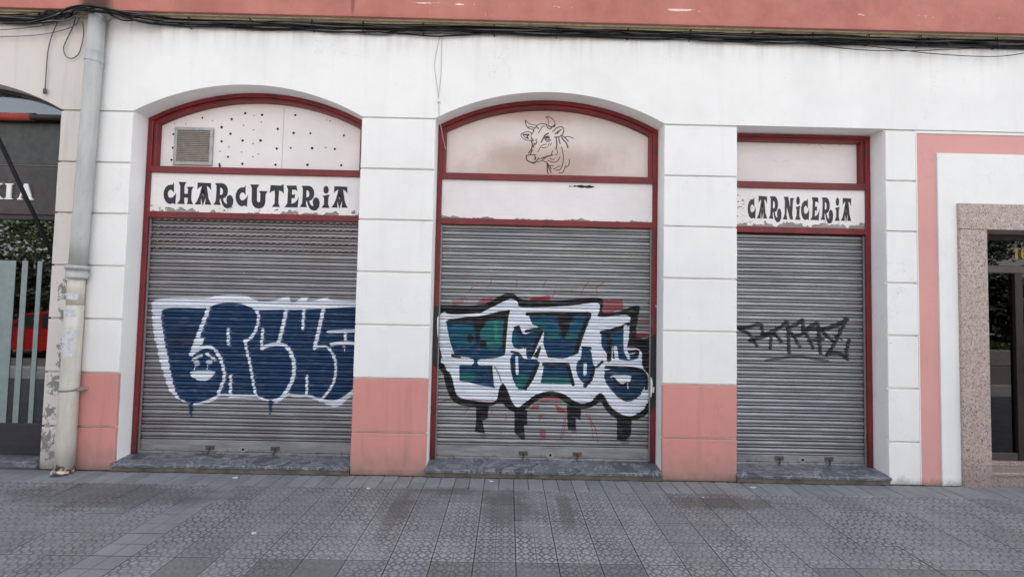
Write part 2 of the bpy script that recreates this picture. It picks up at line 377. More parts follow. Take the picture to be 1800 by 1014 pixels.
GRAFFITI_TWO = [('p',(160,40,45),0.45,0,[(-0.642,1.864),(-0.51,1.896),(-0.499,1.82),(-0.622,1.798)]),('p',(160,40,45),0.8,0,[(-0.366,1.823),(-0.329,1.86),(-0.292,1.895),(-0.244,1.89),(-0.159,1.908),(-0.196,1.874),(-0.172,1.836),(-0.253,1.844)]),('p',(160,40,45),0.85,0,[(0.229,1.849),(0.238,1.892),(0.295,1.917),(0.371,1.912),(0.437,1.937),(0.476,1.931),(0.462,1.897),(0.496,1.85)]),('p',(160,40,45),0.7,0,[(0.26,1.912),(0.423,1.93),(0.425,1.849),(0.28,1.846)]),('p',(160,40,45),0.75,0,[(1.072,1.905),(1.153,1.9),(1.211,1.915),(1.287,1.915),(1.292,1.857),(1.303,1.789),(1.212,1.78),(1.155,1.75),(1.041,1.71),(1.059,1.814)]),('p',(160,40,45),0.75,0,[(1.444,1.537),(1.625,1.522),(1.435,1.452)]),('p',(160,40,45),0.85,0,[(0.533,0.73),(0.658,0.665),(0.676,0.62),(0.58,0.63)]),('p',(160,40,45),0.7,0,[(0.384,0.794),(0.52,0.819),(0.633,0.81),(0.645,0.766),(0.509,0.763),(0.385,0.738)]),('p',(160,40,45),0.8,0,[(0.279,0.703),(0.369,0.716),(0.359,0.66),(0.269,0.658)]),('p',(160,40,45),0.7,0,[(0.36,0.604),(0.428,0.616),(0.373,0.526)]),('p',(160,40,45),0.5,0,[(0.375,0.425),(0.431,0.437),(0.444,0.337),(0.387,0.358)]),('p',(160,40,45),0.5,0,[(0.379,0.436),(0.447,0.437),(0.449,0.337),(0.381,0.347)]),('s',(160,40,45),0.75,0.0103,[(-0.502,1.953),(-0.445,1.949),(-0.409,2.031),(-0.352,2.023)]),('s',(160,40,45),0.75,0.0103,[(-0.501,1.905),(-0.462,1.859)]),('s',(160,40,45),0.75,0.0103,[(-0.237,2.016),(-0.2,2.055),(-0.202,2.112)]),('s',(160,40,45),0.75,0.0103,[(0.091,2.023),(0.089,2.118)]),('s',(160,40,45),0.75,0.0103,[(0.398,2.029),(0.397,2.086),(0.463,2.126)]),('s',(160,40,45),0.75,0.0103,[(0.49,1.917),(0.522,1.975),(0.517,1.994)]),('s',(160,40,45),0.75,0.0103,[(0.819,1.933),(0.828,1.991),(0.884,2.078),(0.921,2.117)]),('s',(160,40,45),0.75,0.0103,[(0.995,1.947),(0.999,1.994),(0.98,2.032),(1.112,2.13)]),('s',(160,40,45),0.75,0.0103,[(0.713,1.969),(0.713,2.007)]),('s',(160,40,45),0.75,0.0103,[(-0.738,0.717),(-0.627,0.758)]),('s',(160,40,45),0.75,0.0103,[(-0.454,0.622),(-0.421,0.661)]),('s',(160,40,45),0.75,0.0103,[(-0.195,0.666),(-0.149,0.616),(-0.193,0.593)]),('s',(160,40,45),0.75,0.0103,[(-0.013,0.608),(0.011,0.552),(-0.012,0.541)]),('s',(160,40,45),0.75,0.0103,[(0.66,0.575),(0.628,0.441),(0.607,0.34)]),('s',(160,40,45),0.75,0.0103,[(0.671,0.598),(0.651,0.43),(0.624,0.34)]),('s',(160,40,45),0.75,0.0103,[(0.897,0.625),(0.932,0.558),(1.001,0.47),(1.032,0.314)]),('s',(160,40,45),0.75,0.0103,[(0.931,0.625),(0.955,0.536),(1.013,0.448)]),('s',(160,40,45),0.75,0.0103,[(0.955,0.514),(0.98,0.335)]),('p',(22,20,24),1,1,[(-0.904,1.703),(-0.811,1.801),(-0.691,1.804),(-0.474,1.797),(-0.258,1.825),(-0.116,1.912),(-0.02,1.958),(0.064,1.952),(0.126,1.881),(0.391,1.875),(0.681,1.893),(0.874,1.921),(1.043,1.925),(1.08,1.889),(1.045,1.732),(1.262,1.773),(1.431,1.849),(1.492,1.838),(1.48,1.777),(1.43,1.488),(1.568,1.466),(1.615,1.52),(1.724,1.566),(1.75,1.254),(1.729,0.872),(1.634,0.728),(1.599,0.645),(1.492,0.571),(1.372,0.553),(1.228,0.567),(1.107,0.671),(1.053,0.788),(0.999,0.711),(0.844,0.67),(0.7,0.71),(0.603,0.791),(0.459,0.812),(0.316,0.75),(0.222,0.654),(0.104,0.616),(0.007,0.662),(-0.054,0.743),(-0.16,0.689),(-0.375,0.671),(-0.542,0.698),(-0.627,0.756),(-0.691,0.92),(-0.719,1.062),(-0.804,1.108),(-0.847,1.202),(-0.897,1.44)]),('p',(160,40,45),0.7,1,[(1.444,1.547),(1.62,1.532),(1.435,1.457)]),('p',(105,80,85),0.6,1,[(1.465,1.747),(1.618,1.731),(1.62,1.589),(1.443,1.575)]),('p',(22,20,24),1,0,[(-0.339,0.69),(-0.196,0.693),(-0.205,0.551),(-0.264,0.527),(-0.232,0.386),(-0.344,0.402),(-0.335,0.525)]),('p',(22,20,24),1,0,[(0.091,0.651),(0.234,0.654),(0.238,0.477),(0.202,0.488),(0.217,0.324),(0.174,0.323),(0.096,0.404)]),('p',(22,20,24),1,0,[(0.676,0.71),(0.838,0.725),(0.834,0.547),(0.778,0.582),(0.785,0.44),(0.692,0.438)]),('p',(22,20,24),1,0,[(1.24,0.59),(1.408,0.594),(1.402,0.404),(1.339,0.333),(1.243,0.343)]),('p',(22,20,24),0.45,0,[(-0.296,0.373),(-0.225,0.386),(-0.212,0.327),(-0.271,0.326)]),('p',(22,20,24),0.45,0,[(0.728,0.439),(0.788,0.44),(0.795,0.4),(0.74,0.404)]),('p',(22,20,24),0.45,0,[(1.279,0.331),(1.386,0.369),(1.375,0.298),(1.303,0.297)]),('p',(230,235,242),1,1,[(-0.713,1.743),(-0.7,1.696),(-0.328,1.715),(-0.257,1.753),(-0.043,1.866),(0.029,1.896),(0.114,1.857),(0.104,1.797),(0.296,1.801),(0.682,1.821),(0.995,1.876),(1.039,1.84),(1.026,1.756),(0.998,1.707),(1.118,1.709),(1.384,1.751),(1.373,1.643),(1.363,1.414),(1.327,1.361),(1.52,1.37),(1.51,1.166),(1.583,1.084),(1.627,1.013),(1.605,0.799),(1.539,0.679),(1.467,0.63),(1.372,0.6),(1.251,0.638),(1.155,0.719),(1.093,0.836),(1.038,0.871),(0.962,0.763),(0.843,0.725),(0.723,0.782),(0.626,0.851),(0.458,0.872),(0.315,0.821),(0.197,0.724),(0.127,0.671),(0.066,0.722),(0.003,0.886),(-0.047,0.961),(-0.088,0.885),(-0.102,0.766),(-0.137,0.73),(-0.329,0.738),(-0.508,0.77),(-0.569,0.804),(-0.623,1.04),(-0.696,1.086),(-0.775,1.371),(-0.795,1.646),(-0.779,1.687)]),('p',(205,170,190),0.5,1,[(-0.559,0.776),(-0.107,0.763),(-0.151,0.723),(-0.355,0.735)]),('p',(12,64,100),1,0,[(-0.697,1.612),(0.006,1.759),(-0.008,1.546),(-0.031,1.253),(-0.181,1.212),(-0.313,1.186),(-0.326,1.124),(-0.396,1.123),(-0.389,1.198),(-0.437,1.226),(-0.588,1.237),(-0.644,1.382),(-0.671,1.494)]),('p',(14,96,118),0.8,1,[(-0.683,1.598),(-0.399,1.604),(-0.376,1.444),(-0.401,1.32),(-0.638,1.344)]),('p',(30,108,108),1,1,[(-0.257,1.635),(-0.04,1.678),(-0.064,1.507),(-0.06,1.318),(-0.24,1.314),(-0.242,1.409),(-0.31,1.445),(-0.32,1.501),(-0.275,1.569)]),('s',(40,160,130),0.7,0.0387,[(-0.144,1.647),(-0.141,1.524),(-0.115,1.411)]),('p',(22,20,24),1,0,[(-0.712,1.612),(-0.665,1.646),(-0.438,1.679),(-0.287,1.691),(-0.117,1.742),(0.02,1.766),(0.003,1.683),(-0.04,1.668),(-0.248,1.635),(-0.265,1.578),(-0.317,1.539),(-0.317,1.379),(-0.346,1.369),(-0.379,1.576),(-0.399,1.613)]),('p',(22,20,24),1,0,[(-0.044,1.678),(0.002,1.707),(-0.009,1.584),(-0.024,1.29),(-0.055,1.29),(-0.055,1.507)]),('p',(22,20,24),1,1,[(-0.387,1.439),(-0.39,1.416),(-0.399,1.397),(-0.412,1.387),(-0.427,1.386),(-0.441,1.396),(-0.451,1.414),(-0.455,1.437),(-0.452,1.46),(-0.443,1.479),(-0.43,1.489),(-0.415,1.49),(-0.401,1.48),(-0.391,1.462)]),('p',(22,20,24),1,1,[(-0.238,1.38),(-0.241,1.361),(-0.251,1.346),(-0.265,1.338),(-0.281,1.337),(-0.296,1.345),(-0.306,1.36),(-0.31,1.379),(-0.307,1.398),(-0.297,1.413),(-0.283,1.422),(-0.267,1.422),(-0.252,1.414),(-0.242,1.399)]),('s',(230,235,242),1,0.0645,[(-0.717,1.184),(-0.405,1.178)]),('s',(230,235,242),1,0.0645,[(-0.303,1.173),(-0.116,1.19),(0.019,1.204)]),('p',(12,64,100),1,0,[(-0.537,1.134),(-0.172,1.132),(-0.159,1.054),(-0.145,0.93),(-0.13,0.888),(-0.53,0.965)]),('p',(20,108,98),0.85,1,[(-0.533,1.069),(-0.363,1.072),(-0.339,1.005),(-0.383,0.954),(-0.53,0.97)]),('p',(22,20,24),1,0,[(-0.206,1.134),(-0.166,1.135),(-0.147,0.919),(-0.169,0.997)]),('s',(22,20,24),1,0.0323,[(-0.617,1.239),(-0.537,1.227)]),('s',(120,125,140),0.8,0.0161,[(-0.138,1.122),(-0.091,1.044),(-0.066,0.966)]),('p',(12,64,100),1,1,[(0.055,1.567),(0.132,1.586),(0.165,1.481),(0.301,1.536),(0.402,1.558),(0.333,1.393),(0.278,1.22),(0.211,1.219),(0.208,1.391),(0.149,1.313),(0.04,1.364)]),('p',(14,96,118),0.8,1,[(0.049,1.507),(0.109,1.52),(0.124,1.365),(0.052,1.376)]),('p',(22,20,24),1,0,[(0.055,1.575),(0.127,1.593),(0.178,1.467),(0.138,1.504)]),('s',(22,20,24),1,0.0323,[(0.205,1.53),(0.325,1.556),(0.397,1.558)]),('s',(22,20,24),1,0.0355,[(0.392,1.55),(0.332,1.417),(0.271,1.261)]),('s',(22,20,24),1,0.0258,[(0.047,1.297),(0.133,1.282),(0.2,1.164)]),('p',(22,20,24),1,0,[(0.288,1.249),(0.365,1.37),(0.377,1.346),(0.343,1.226)]),('p',(22,20,24),1,0,[(0.173,1.354),(0.203,1.403),(0.213,1.379),(0.197,1.331)]),('p',(12,64,100),1,1,[(0.026,1.256),(0.114,1.293),(0.192,1.211),(0.336,1.221),(0.347,1.174),(0.276,0.987),(0.199,0.878),(0.122,0.877),(0.047,1.03)]),('p',(20,108,98),0.85,1,[(0.071,1.03),(0.274,1.058),(0.199,0.878),(0.127,0.877)]),('s',(230,235,242),1,0.0323,[(0.105,1.233),(0.114,1.055)]),('s',(22,20,24),1,0.0258,[(0.048,1.22),(0.066,1.078),(0.1,1.026)]),('s',(22,20,24),1,0.0387,[(0.347,1.174),(0.287,1.011),(0.206,0.89)]),('p',(12,64,100),1,0,[(0.226,1.715),(0.925,1.742),(0.786,1.307),(0.739,1.258),(0.619,1.232),(0.456,1.24),(0.4,1.395),(0.409,1.558),(0.276,1.608)]),('p',(14,96,118),0.8,1,[(0.251,1.667),(0.552,1.674),(0.591,1.47),(0.422,1.515),(0.3,1.608)]),('p',(14,96,118),0.7,1,[(0.72,1.677),(0.877,1.68),(0.82,1.499),(0.675,1.496)]),('p',(20,108,98),0.8,1,[(0.41,1.515),(0.578,1.518),(0.592,1.446),(0.419,1.438)]),('p',(20,108,98),0.8,1,[(0.639,1.519),(0.807,1.518),(0.784,1.446),(0.64,1.447)]),('s',(22,20,24),1,0.0387,[(0.213,1.722),(0.9,1.741)]),('p',(22,20,24),1,0,[(0.544,1.722),(0.737,1.726),(0.654,1.491),(0.633,1.428),(0.616,1.435),(0.59,1.566)]),('s',(22,20,24),1,0.0516,[(0.915,1.729),(0.843,1.548),(0.774,1.319),(0.758,1.258)]),('p',(230,235,242),1,1,[(0.403,1.227),(0.547,1.242),(0.577,1.202),(0.5,1.17),(0.404,1.168)]),('s',(230,235,242),1,0.0452,[(0.62,1.196),(0.739,1.246),(0.835,1.284)]),('p',(12,64,100),1,0,[(0.416,1.156),(0.68,1.173),(0.749,0.948),(0.624,0.958),(0.379,0.953)]),('p',(20,108,98),0.8,1,[(0.407,1.037),(0.731,1.019),(0.739,0.944),(0.384,0.953)]),('s',(22,20,24),1,0.0323,[(0.404,1.161),(0.68,1.173)]),('s',(22,20,24),1,0.0387,[(0.683,1.161),(0.744,0.948)]),('p',(12,64,100),1,1,[(0.834,1.356),(0.882,1.369),(0.942,1.334),(0.961,1.191),(0.986,1.144),(0.964,1.024),(0.9,0.947),(0.839,0.974),(0.778,1.068),(0.776,1.187),(0.831,1.236)]),('s',(230,235,242),1,0.0387,[(0.877,1.17),(0.874,1.065)]),('s',(22,20,24),1,0.0387,[(0.976,1.143),(0.947,1.0),(0.876,0.932)]),('s',(22,20,24),1,0.0258,[(0.846,1.361),(0.935,1.353)]),('s',(22,20,24),1,0.0258,[(1.005,1.144),(1.072,1.205)]),('p',(12,64,100),1,0,[(1.053,1.54),(1.324,1.63),(1.327,1.414),(1.336,1.275),(1.484,1.326),(1.473,1.249),(1.365,1.223),(1.184,1.243),(1.183,1.387),(1.124,1.285),(1.055,1.384)]),('p',(14,96,118),0.7,1,[(1.181,1.482),(1.314,1.509),(1.32,1.401),(1.182,1.399)]),('s',(22,20,24),1,0.0387,[(1.053,1.533),(1.217,1.567),(1.361,1.635)]),('s',(22,20,24),1,0.0516,[(1.132,1.541),(1.151,1.362),(1.143,1.23)]),('s',(22,20,24),1,0.0323,[(1.364,1.318),(1.484,1.34),(1.437,1.284)]),('s',(230,235,242),1,0.0452,[(1.212,1.363),(1.232,1.239)]),('s',(230,235,242),1,0.0387,[(1.325,1.605),(1.32,1.342),(1.365,1.259)]),('p',(20,56,86),1,1,[(1.097,1.134),(1.486,1.13),(1.559,1.06),(1.551,0.94),(1.489,0.82),(1.37,0.759),(1.274,0.792),(1.177,0.886),(1.091,1.003)]),('p',(230,235,242),1,1,[(1.138,1.056),(1.396,1.068),(1.396,1.009),(1.344,0.96),(1.272,0.947),(1.199,0.993)]),('s',(22,20,24),1,0.0323,[(1.194,1.024),(1.277,0.935),(1.368,0.972)]),('s',(22,20,24),1,0.0387,[(1.113,1.146),(1.486,1.142),(1.571,1.06),(1.565,0.917)]),('s',(230,235,242),1,0.0097,[(1.358,0.972),(1.359,0.908)]),('s',(230,235,242),0.9,0.0129,[(1.651,1.846),(1.67,1.808),(1.685,1.751)]),('s',(230,235,242),0.9,0.0194,[(1.632,0.937),(1.627,0.891)])]
GRAFFITI_TAG = [('s',(22,22,28),0.9416000000000001,0.0408,[(2.604,1.613),(2.715,1.623),(2.802,1.652),(2.849,1.671),(2.871,1.642),(2.877,1.548)]),('s',(22,22,28),0.9416000000000001,0.0371,[(2.62,1.593),(2.715,1.56),(2.742,1.529),(2.817,1.413)]),('s',(22,22,28),0.9416000000000001,0.0445,[(2.734,1.476),(2.817,1.503),(2.936,1.541),(2.999,1.56)]),('s',(22,22,28),0.9416000000000001,0.0445,[(2.873,1.544),(2.999,1.582),(3.11,1.647),(3.158,1.707),(3.166,1.64),(3.169,1.507),(3.177,1.35)]),('s',(22,22,28),0.9416000000000001,0.0371,[(2.971,1.518),(2.966,1.393)]),('s',(22,22,28),0.9416000000000001,0.0408,[(2.999,1.566),(3.047,1.52),(3.094,1.462)]),('s',(22,22,28),0.9416000000000001,0.0371,[(3.158,1.601),(3.213,1.562),(3.299,1.415)]),('s',(22,22,28),0.9416000000000001,0.0445,[(3.197,1.637),(3.285,1.678),(3.331,1.734),(3.336,1.636)]),('s',(22,22,28),0.9416000000000001,0.0371,[(3.332,1.592),(3.395,1.535),(3.45,1.403)]),('s',(22,22,28),0.9416000000000001,0.0371,[(3.237,1.528),(3.355,1.573),(3.395,1.605)]),('s',(22,22,28),0.9416000000000001,0.0371,[(3.332,1.608),(3.49,1.615)]),('s',(22,22,28),0.9416000000000001,0.0445,[(3.399,1.635),(3.467,1.674),(3.507,1.694),(3.51,1.608),(3.521,1.475),(3.532,1.349)]),('s',(22,22,28),0.9416000000000001,0.0371,[(3.395,1.489),(3.561,1.511)]),('s',(22,22,28),0.9416000000000001,0.0519,[(3.546,1.613),(3.665,1.646),(3.776,1.692),(3.833,1.744)]),('s',(22,22,28),0.9416000000000001,0.0445,[(3.834,1.74),(3.792,1.653),(3.728,1.542),(3.679,1.431),(3.611,1.331)]),('s',(22,22,28),0.9416000000000001,0.0445,[(3.607,1.341),(3.703,1.365),(3.789,1.339),(3.837,1.293)]),('s',(22,22,28),0.9416000000000001,0.0445,[(3.856,1.505),(3.83,1.402),(3.833,1.301)]),('s',(22,22,28),0.9416000000000001,0.0408,[(3.558,1.589),(3.672,1.489)]),('s',(22,22,28),0.9416000000000001,0.0223,[(3.696,1.549),(3.775,1.507)]),('s',(22,22,28),0.7704,0.0312,[(2.912,1.255),(3.03,1.277),(3.172,1.299),(3.33,1.305),(3.488,1.282),(3.615,1.263)])]
COW_STROKES = [(0.0103,[(0.147,3.955),(0.155,3.9),(0.183,3.861),(0.223,3.851),(0.25,3.847)]),(0.009,[(0.15,3.955),(0.174,3.924),(0.221,3.906),(0.276,3.899)]),(0.0116,[(0.25,3.843),(0.239,3.815),(0.227,3.799)]),(0.0103,[(0.187,3.873),(0.21,3.882),(0.249,3.867)]),(0.0129,[(0.253,3.859),(0.28,3.884),(0.304,3.86)]),(0.0103,[(0.276,3.891),(0.307,3.913),(0.354,3.921),(0.4,3.91)]),(0.009,[(0.383,3.997),(0.414,4.003),(0.454,3.987),(0.486,3.948),(0.492,3.908),(0.487,3.881)]),(0.0077,[(0.383,3.997),(0.411,3.978),(0.419,3.946),(0.416,3.911)]),(0.0155,[(0.42,3.895),(0.456,3.88),(0.49,3.897)]),(0.0129,[(0.393,3.902),(0.409,3.875),(0.433,3.852),(0.456,3.876)]),(0.0129,[(0.463,3.884),(0.494,3.916)]),(0.0097,[(0.301,3.809),(0.316,3.833),(0.331,3.857),(0.339,3.881),(0.37,3.894)]),(0.0097,[(0.099,3.788),(0.138,3.813),(0.184,3.824),(0.223,3.807)]),(0.009,[(0.099,3.788),(0.116,3.749),(0.147,3.726),(0.186,3.718),(0.221,3.724)]),(0.0097,[(0.224,3.799),(0.216,3.76),(0.232,3.736)]),(0.0168,[(0.127,3.785),(0.165,3.786),(0.2,3.791),(0.166,3.762),(0.186,3.743)]),(0.0077,[(0.127,3.785),(0.143,3.754),(0.174,3.743)]),(0.0142,[(0.225,3.744),(0.248,3.721),(0.233,3.713)]),(0.0142,[(0.221,3.72),(0.234,3.681),(0.234,3.642),(0.216,3.602),(0.193,3.57)]),(0.0129,[(0.257,3.69),(0.246,3.642)]),(0.0097,[(0.268,3.721),(0.287,3.738)]),(0.0116,[(0.265,3.674),(0.284,3.69),(0.283,3.714)]),(0.0129,[(0.235,3.61),(0.216,3.559)]),(0.0155,[(0.338,3.703),(0.357,3.747),(0.379,3.787),(0.418,3.808)]),(0.009,[(0.372,3.763),(0.403,3.776),(0.43,3.769)]),(0.0142,[(0.376,3.748),(0.388,3.764),(0.419,3.765),(0.435,3.741),(0.415,3.725),(0.388,3.728),(0.376,3.748)]),(0.0155,[(0.396,3.748),(0.411,3.753)]),(0.009,[(0.396,3.709),(0.435,3.714),(0.45,3.734)]),(0.0084,[(0.301,3.588),(0.32,3.628),(0.343,3.668),(0.397,3.681)]),(0.0084,[(0.343,3.637),(0.39,3.639),(0.413,3.65)]),(0.0084,[(0.42,3.662),(0.428,3.694)]),(0.0084,[(0.44,3.667),(0.459,3.699)]),(0.0116,[(0.17,3.542),(0.213,3.551),(0.275,3.552)]),(0.0142,[(0.17,3.538),(0.167,3.507),(0.183,3.48),(0.222,3.465),(0.261,3.462),(0.292,3.482),(0.307,3.51)]),(0.0097,[(0.218,3.465),(0.254,3.45),(0.277,3.458)]),(0.0168,[(0.267,3.533),(0.28,3.509),(0.264,3.497)]),(0.0097,[(0.307,3.518),(0.33,3.507)]),(0.009,[(0.296,3.467),(0.346,3.487)]),(0.0097,[(0.35,3.491),(0.377,3.476),(0.408,3.473)]),(0.0155,[(0.345,3.515),(0.407,3.536),(0.469,3.557)]),(0.0084,[(0.346,3.491),(0.392,3.52),(0.407,3.548)]),(0.0084,[(0.453,3.557),(0.472,3.608)]),(0.0116,[(0.48,3.837),(0.502,3.869),(0.541,3.886),(0.588,3.887),(0.596,3.84),(0.581,3.8),(0.543,3.768),(0.489,3.765)]),(0.0129,[(0.496,3.802),(0.526,3.83),(0.573,3.863),(0.542,3.839),(0.519,3.806)]),(0.0084,[(0.464,3.829),(0.495,3.853)]),(0.0084,[(0.581,3.8),(0.595,3.84)]),(0.0142,[(0.508,3.763),(0.513,3.712),(0.521,3.672),(0.507,3.625)]),(0.0129,[(0.539,3.76),(0.544,3.72),(0.556,3.689)]),(0.0155,[(0.57,3.768),(0.59,3.737),(0.63,3.699),(0.645,3.648)]),(0.0129,[(0.578,3.784),(0.613,3.761),(0.649,3.719)]),(0.0097,[(0.613,3.769),(0.66,3.778),(0.707,3.756)]),(0.009,[(0.522,3.617),(0.527,3.57),(0.508,3.558)]),(0.0103,[(0.572,3.65),(0.589,3.587),(0.598,3.525),(0.591,3.462),(0.576,3.406),(0.55,3.382),(0.515,3.378)]),(0.009,[(0.442,3.517),(0.47,3.498),(0.493,3.51)]),(0.0103,[(0.42,3.489),(0.47,3.471),(0.517,3.472),(0.54,3.5),(0.555,3.532)]),(0.0097,[(0.44,3.431),(0.483,3.429)]),(0.009,[(0.48,3.392),(0.51,3.401),(0.533,3.425),(0.56,3.43)]),(0.0097,[(0.55,3.355),(0.585,3.348),(0.604,3.376),(0.615,3.423),(0.626,3.435)]),(0.0097,[(0.664,3.511),(0.668,3.471),(0.654,3.432),(0.627,3.412)]),(0.0142,[(0.408,3.465),(0.413,3.403),(0.414,3.356),(0.426,3.34)]),(0.0129,[(0.412,3.458),(0.433,3.395),(0.457,3.353)]),(0.0129,[(0.416,3.45),(0.44,3.427),(0.456,3.392)])]
WORD_CHARCUTERIA = [([(-3.794,3.12),(-3.807,3.093),(-3.828,3.09),(-3.858,3.085),(-3.886,3.057),(-3.902,3.014),(-3.903,2.977),(-3.895,2.935),(-3.872,2.896),(-3.844,2.875),(-3.82,2.871),(-3.793,2.882),(-3.766,2.866),(-3.762,3.005),(-3.777,2.974),(-3.8,2.949),(-3.826,2.94),(-3.848,2.954),(-3.857,2.985),(-3.851,3.015),(-3.828,3.034),(-3.81,3.025),(-3.787,3.001)],None,None),([(-3.743,3.125),(-3.655,3.124),(-3.674,3.08),(-3.67,2.992),(-3.634,2.993),(-3.633,3.045),(-3.65,3.069),(-3.572,3.074),(-3.591,3.033),(-3.591,2.924),(-3.568,2.875),(-3.639,2.875),(-3.629,2.904),(-3.631,2.947),(-3.671,2.946),(-3.668,2.897),(-3.661,2.875),(-3.748,2.874),(-3.717,2.921),(-3.722,3.079)],None,None),([(-3.529,3.122),(-3.378,3.119),(-3.374,3.035),(-3.397,3.068),(-3.425,3.086),(-3.412,3.019),(-3.397,2.94),(-3.363,2.873),(-3.436,2.874),(-3.431,2.909),(-3.432,2.952),(-3.459,2.857),(-3.484,2.947),(-3.484,2.908),(-3.479,2.873),(-3.553,2.873),(-3.525,2.913),(-3.501,2.981),(-3.479,3.085),(-3.511,3.063),(-3.528,3.041)],[(-3.458,3.043),(-3.444,2.994),(-3.454,2.957),(-3.47,2.994)],None),([(-3.333,3.12),(-3.243,3.121),(-3.212,3.103),(-3.189,3.067),(-3.184,3.025),(-3.191,2.988),(-3.211,2.96),(-3.238,2.947),(-3.227,2.914),(-3.208,2.893),(-3.189,2.889),(-3.198,2.933),(-3.192,2.972),(-3.164,2.991),(-3.137,2.977),(-3.118,2.934),(-3.123,2.88),(-3.152,2.842),(-3.178,2.836),(-3.212,2.844),(-3.24,2.877),(-3.258,2.925),(-3.265,2.946),(-3.273,2.943),(-3.272,2.907),(-3.258,2.873),(-3.342,2.875),(-3.317,2.915),(-3.314,3.028),(-3.316,3.089)],[(-3.273,3.071),(-3.252,3.063),(-3.24,3.035),(-3.243,2.999),(-3.258,2.989),(-3.273,2.989)],None),([(-2.99,3.108),(-3.003,3.081),(-3.023,3.079),(-3.052,3.074),(-3.08,3.046),(-3.096,3.004),(-3.097,2.968),(-3.089,2.926),(-3.067,2.887),(-3.04,2.867),(-3.017,2.862),(-2.991,2.874),(-2.964,2.858),(-2.96,2.995),(-2.975,2.964),(-2.997,2.94),(-3.023,2.93),(-3.044,2.945),(-3.052,2.975),(-3.046,3.005),(-3.024,3.023),(-3.006,3.015),(-2.985,2.991)],None,None),([(-2.938,3.114),(-2.836,3.115),(-2.86,3.073),(-2.856,2.936),(-2.848,2.918),(-2.834,2.915),(-2.82,2.923),(-2.821,3.016),(-2.84,3.043),(-2.74,3.043),(-2.761,3.003),(-2.761,2.917),(-2.772,2.874),(-2.799,2.848),(-2.834,2.842),(-2.87,2.85),(-2.9,2.878),(-2.915,2.928),(-2.919,3.071)],None,None),([(-2.708,3.112),(-2.597,3.109),(-2.564,3.126),(-2.558,3.015),(-2.581,3.043),(-2.613,3.053),(-2.614,2.999),(-2.614,2.906),(-2.594,2.865),(-2.687,2.865),(-2.656,2.905),(-2.657,2.998),(-2.662,3.05),(-2.694,3.041),(-2.719,3.018)],None,None),([(-2.532,3.111),(-2.42,3.114),(-2.405,3.051),(-2.432,3.065),(-2.466,3.064),(-2.467,3.01),(-2.444,3.01),(-2.431,3.024),(-2.435,2.959),(-2.45,2.971),(-2.467,2.967),(-2.469,2.906),(-2.433,2.917),(-2.406,2.947),(-2.388,2.99),(-2.397,2.864),(-2.545,2.864),(-2.515,2.908),(-2.512,3.066)],None,None),([(-2.363,3.113),(-2.273,3.114),(-2.242,3.097),(-2.22,3.061),(-2.215,3.019),(-2.223,2.983),(-2.243,2.955),(-2.269,2.942),(-2.259,2.91),(-2.24,2.889),(-2.221,2.885),(-2.23,2.928),(-2.224,2.967),(-2.196,2.986),(-2.168,2.972),(-2.15,2.93),(-2.155,2.876),(-2.184,2.839),(-2.211,2.833),(-2.244,2.841),(-2.273,2.873),(-2.29,2.921),(-2.296,2.942),(-2.305,2.939),(-2.304,2.903),(-2.291,2.87),(-2.375,2.871),(-2.349,2.91),(-2.345,3.022),(-2.347,3.082)],[(-2.304,3.065),(-2.283,3.056),(-2.271,3.03),(-2.274,2.993),(-2.289,2.984),(-2.304,2.984)],None),([(-2.124,3.003),(-2.043,3.021),(-2.056,2.976),(-2.056,2.911),(-2.038,2.867),(-2.128,2.867),(-2.103,2.91),(-2.104,2.979)],None,[(-2.054,3.073),(-2.056,3.054),(-2.064,3.038),(-2.076,3.029),(-2.09,3.028),(-2.102,3.037),(-2.111,3.052),(-2.115,3.072),(-2.113,3.092),(-2.105,3.108),(-2.093,3.117),(-2.079,3.117),(-2.067,3.109),(-2.058,3.093)]),([(-1.994,3.116),(-1.847,3.113),(-1.844,3.032),(-1.866,3.064),(-1.893,3.081),(-1.882,3.016),(-1.867,2.939),(-1.835,2.873),(-1.906,2.874),(-1.901,2.908),(-1.902,2.95),(-1.929,2.857),(-1.952,2.946),(-1.953,2.907),(-1.948,2.873),(-2.02,2.873),(-1.992,2.912),(-1.968,2.978),(-1.946,3.08),(-1.977,3.058),(-1.994,3.037)],[(-1.926,3.039),(-1.913,2.991),(-1.923,2.955),(-1.938,2.991)],None)]
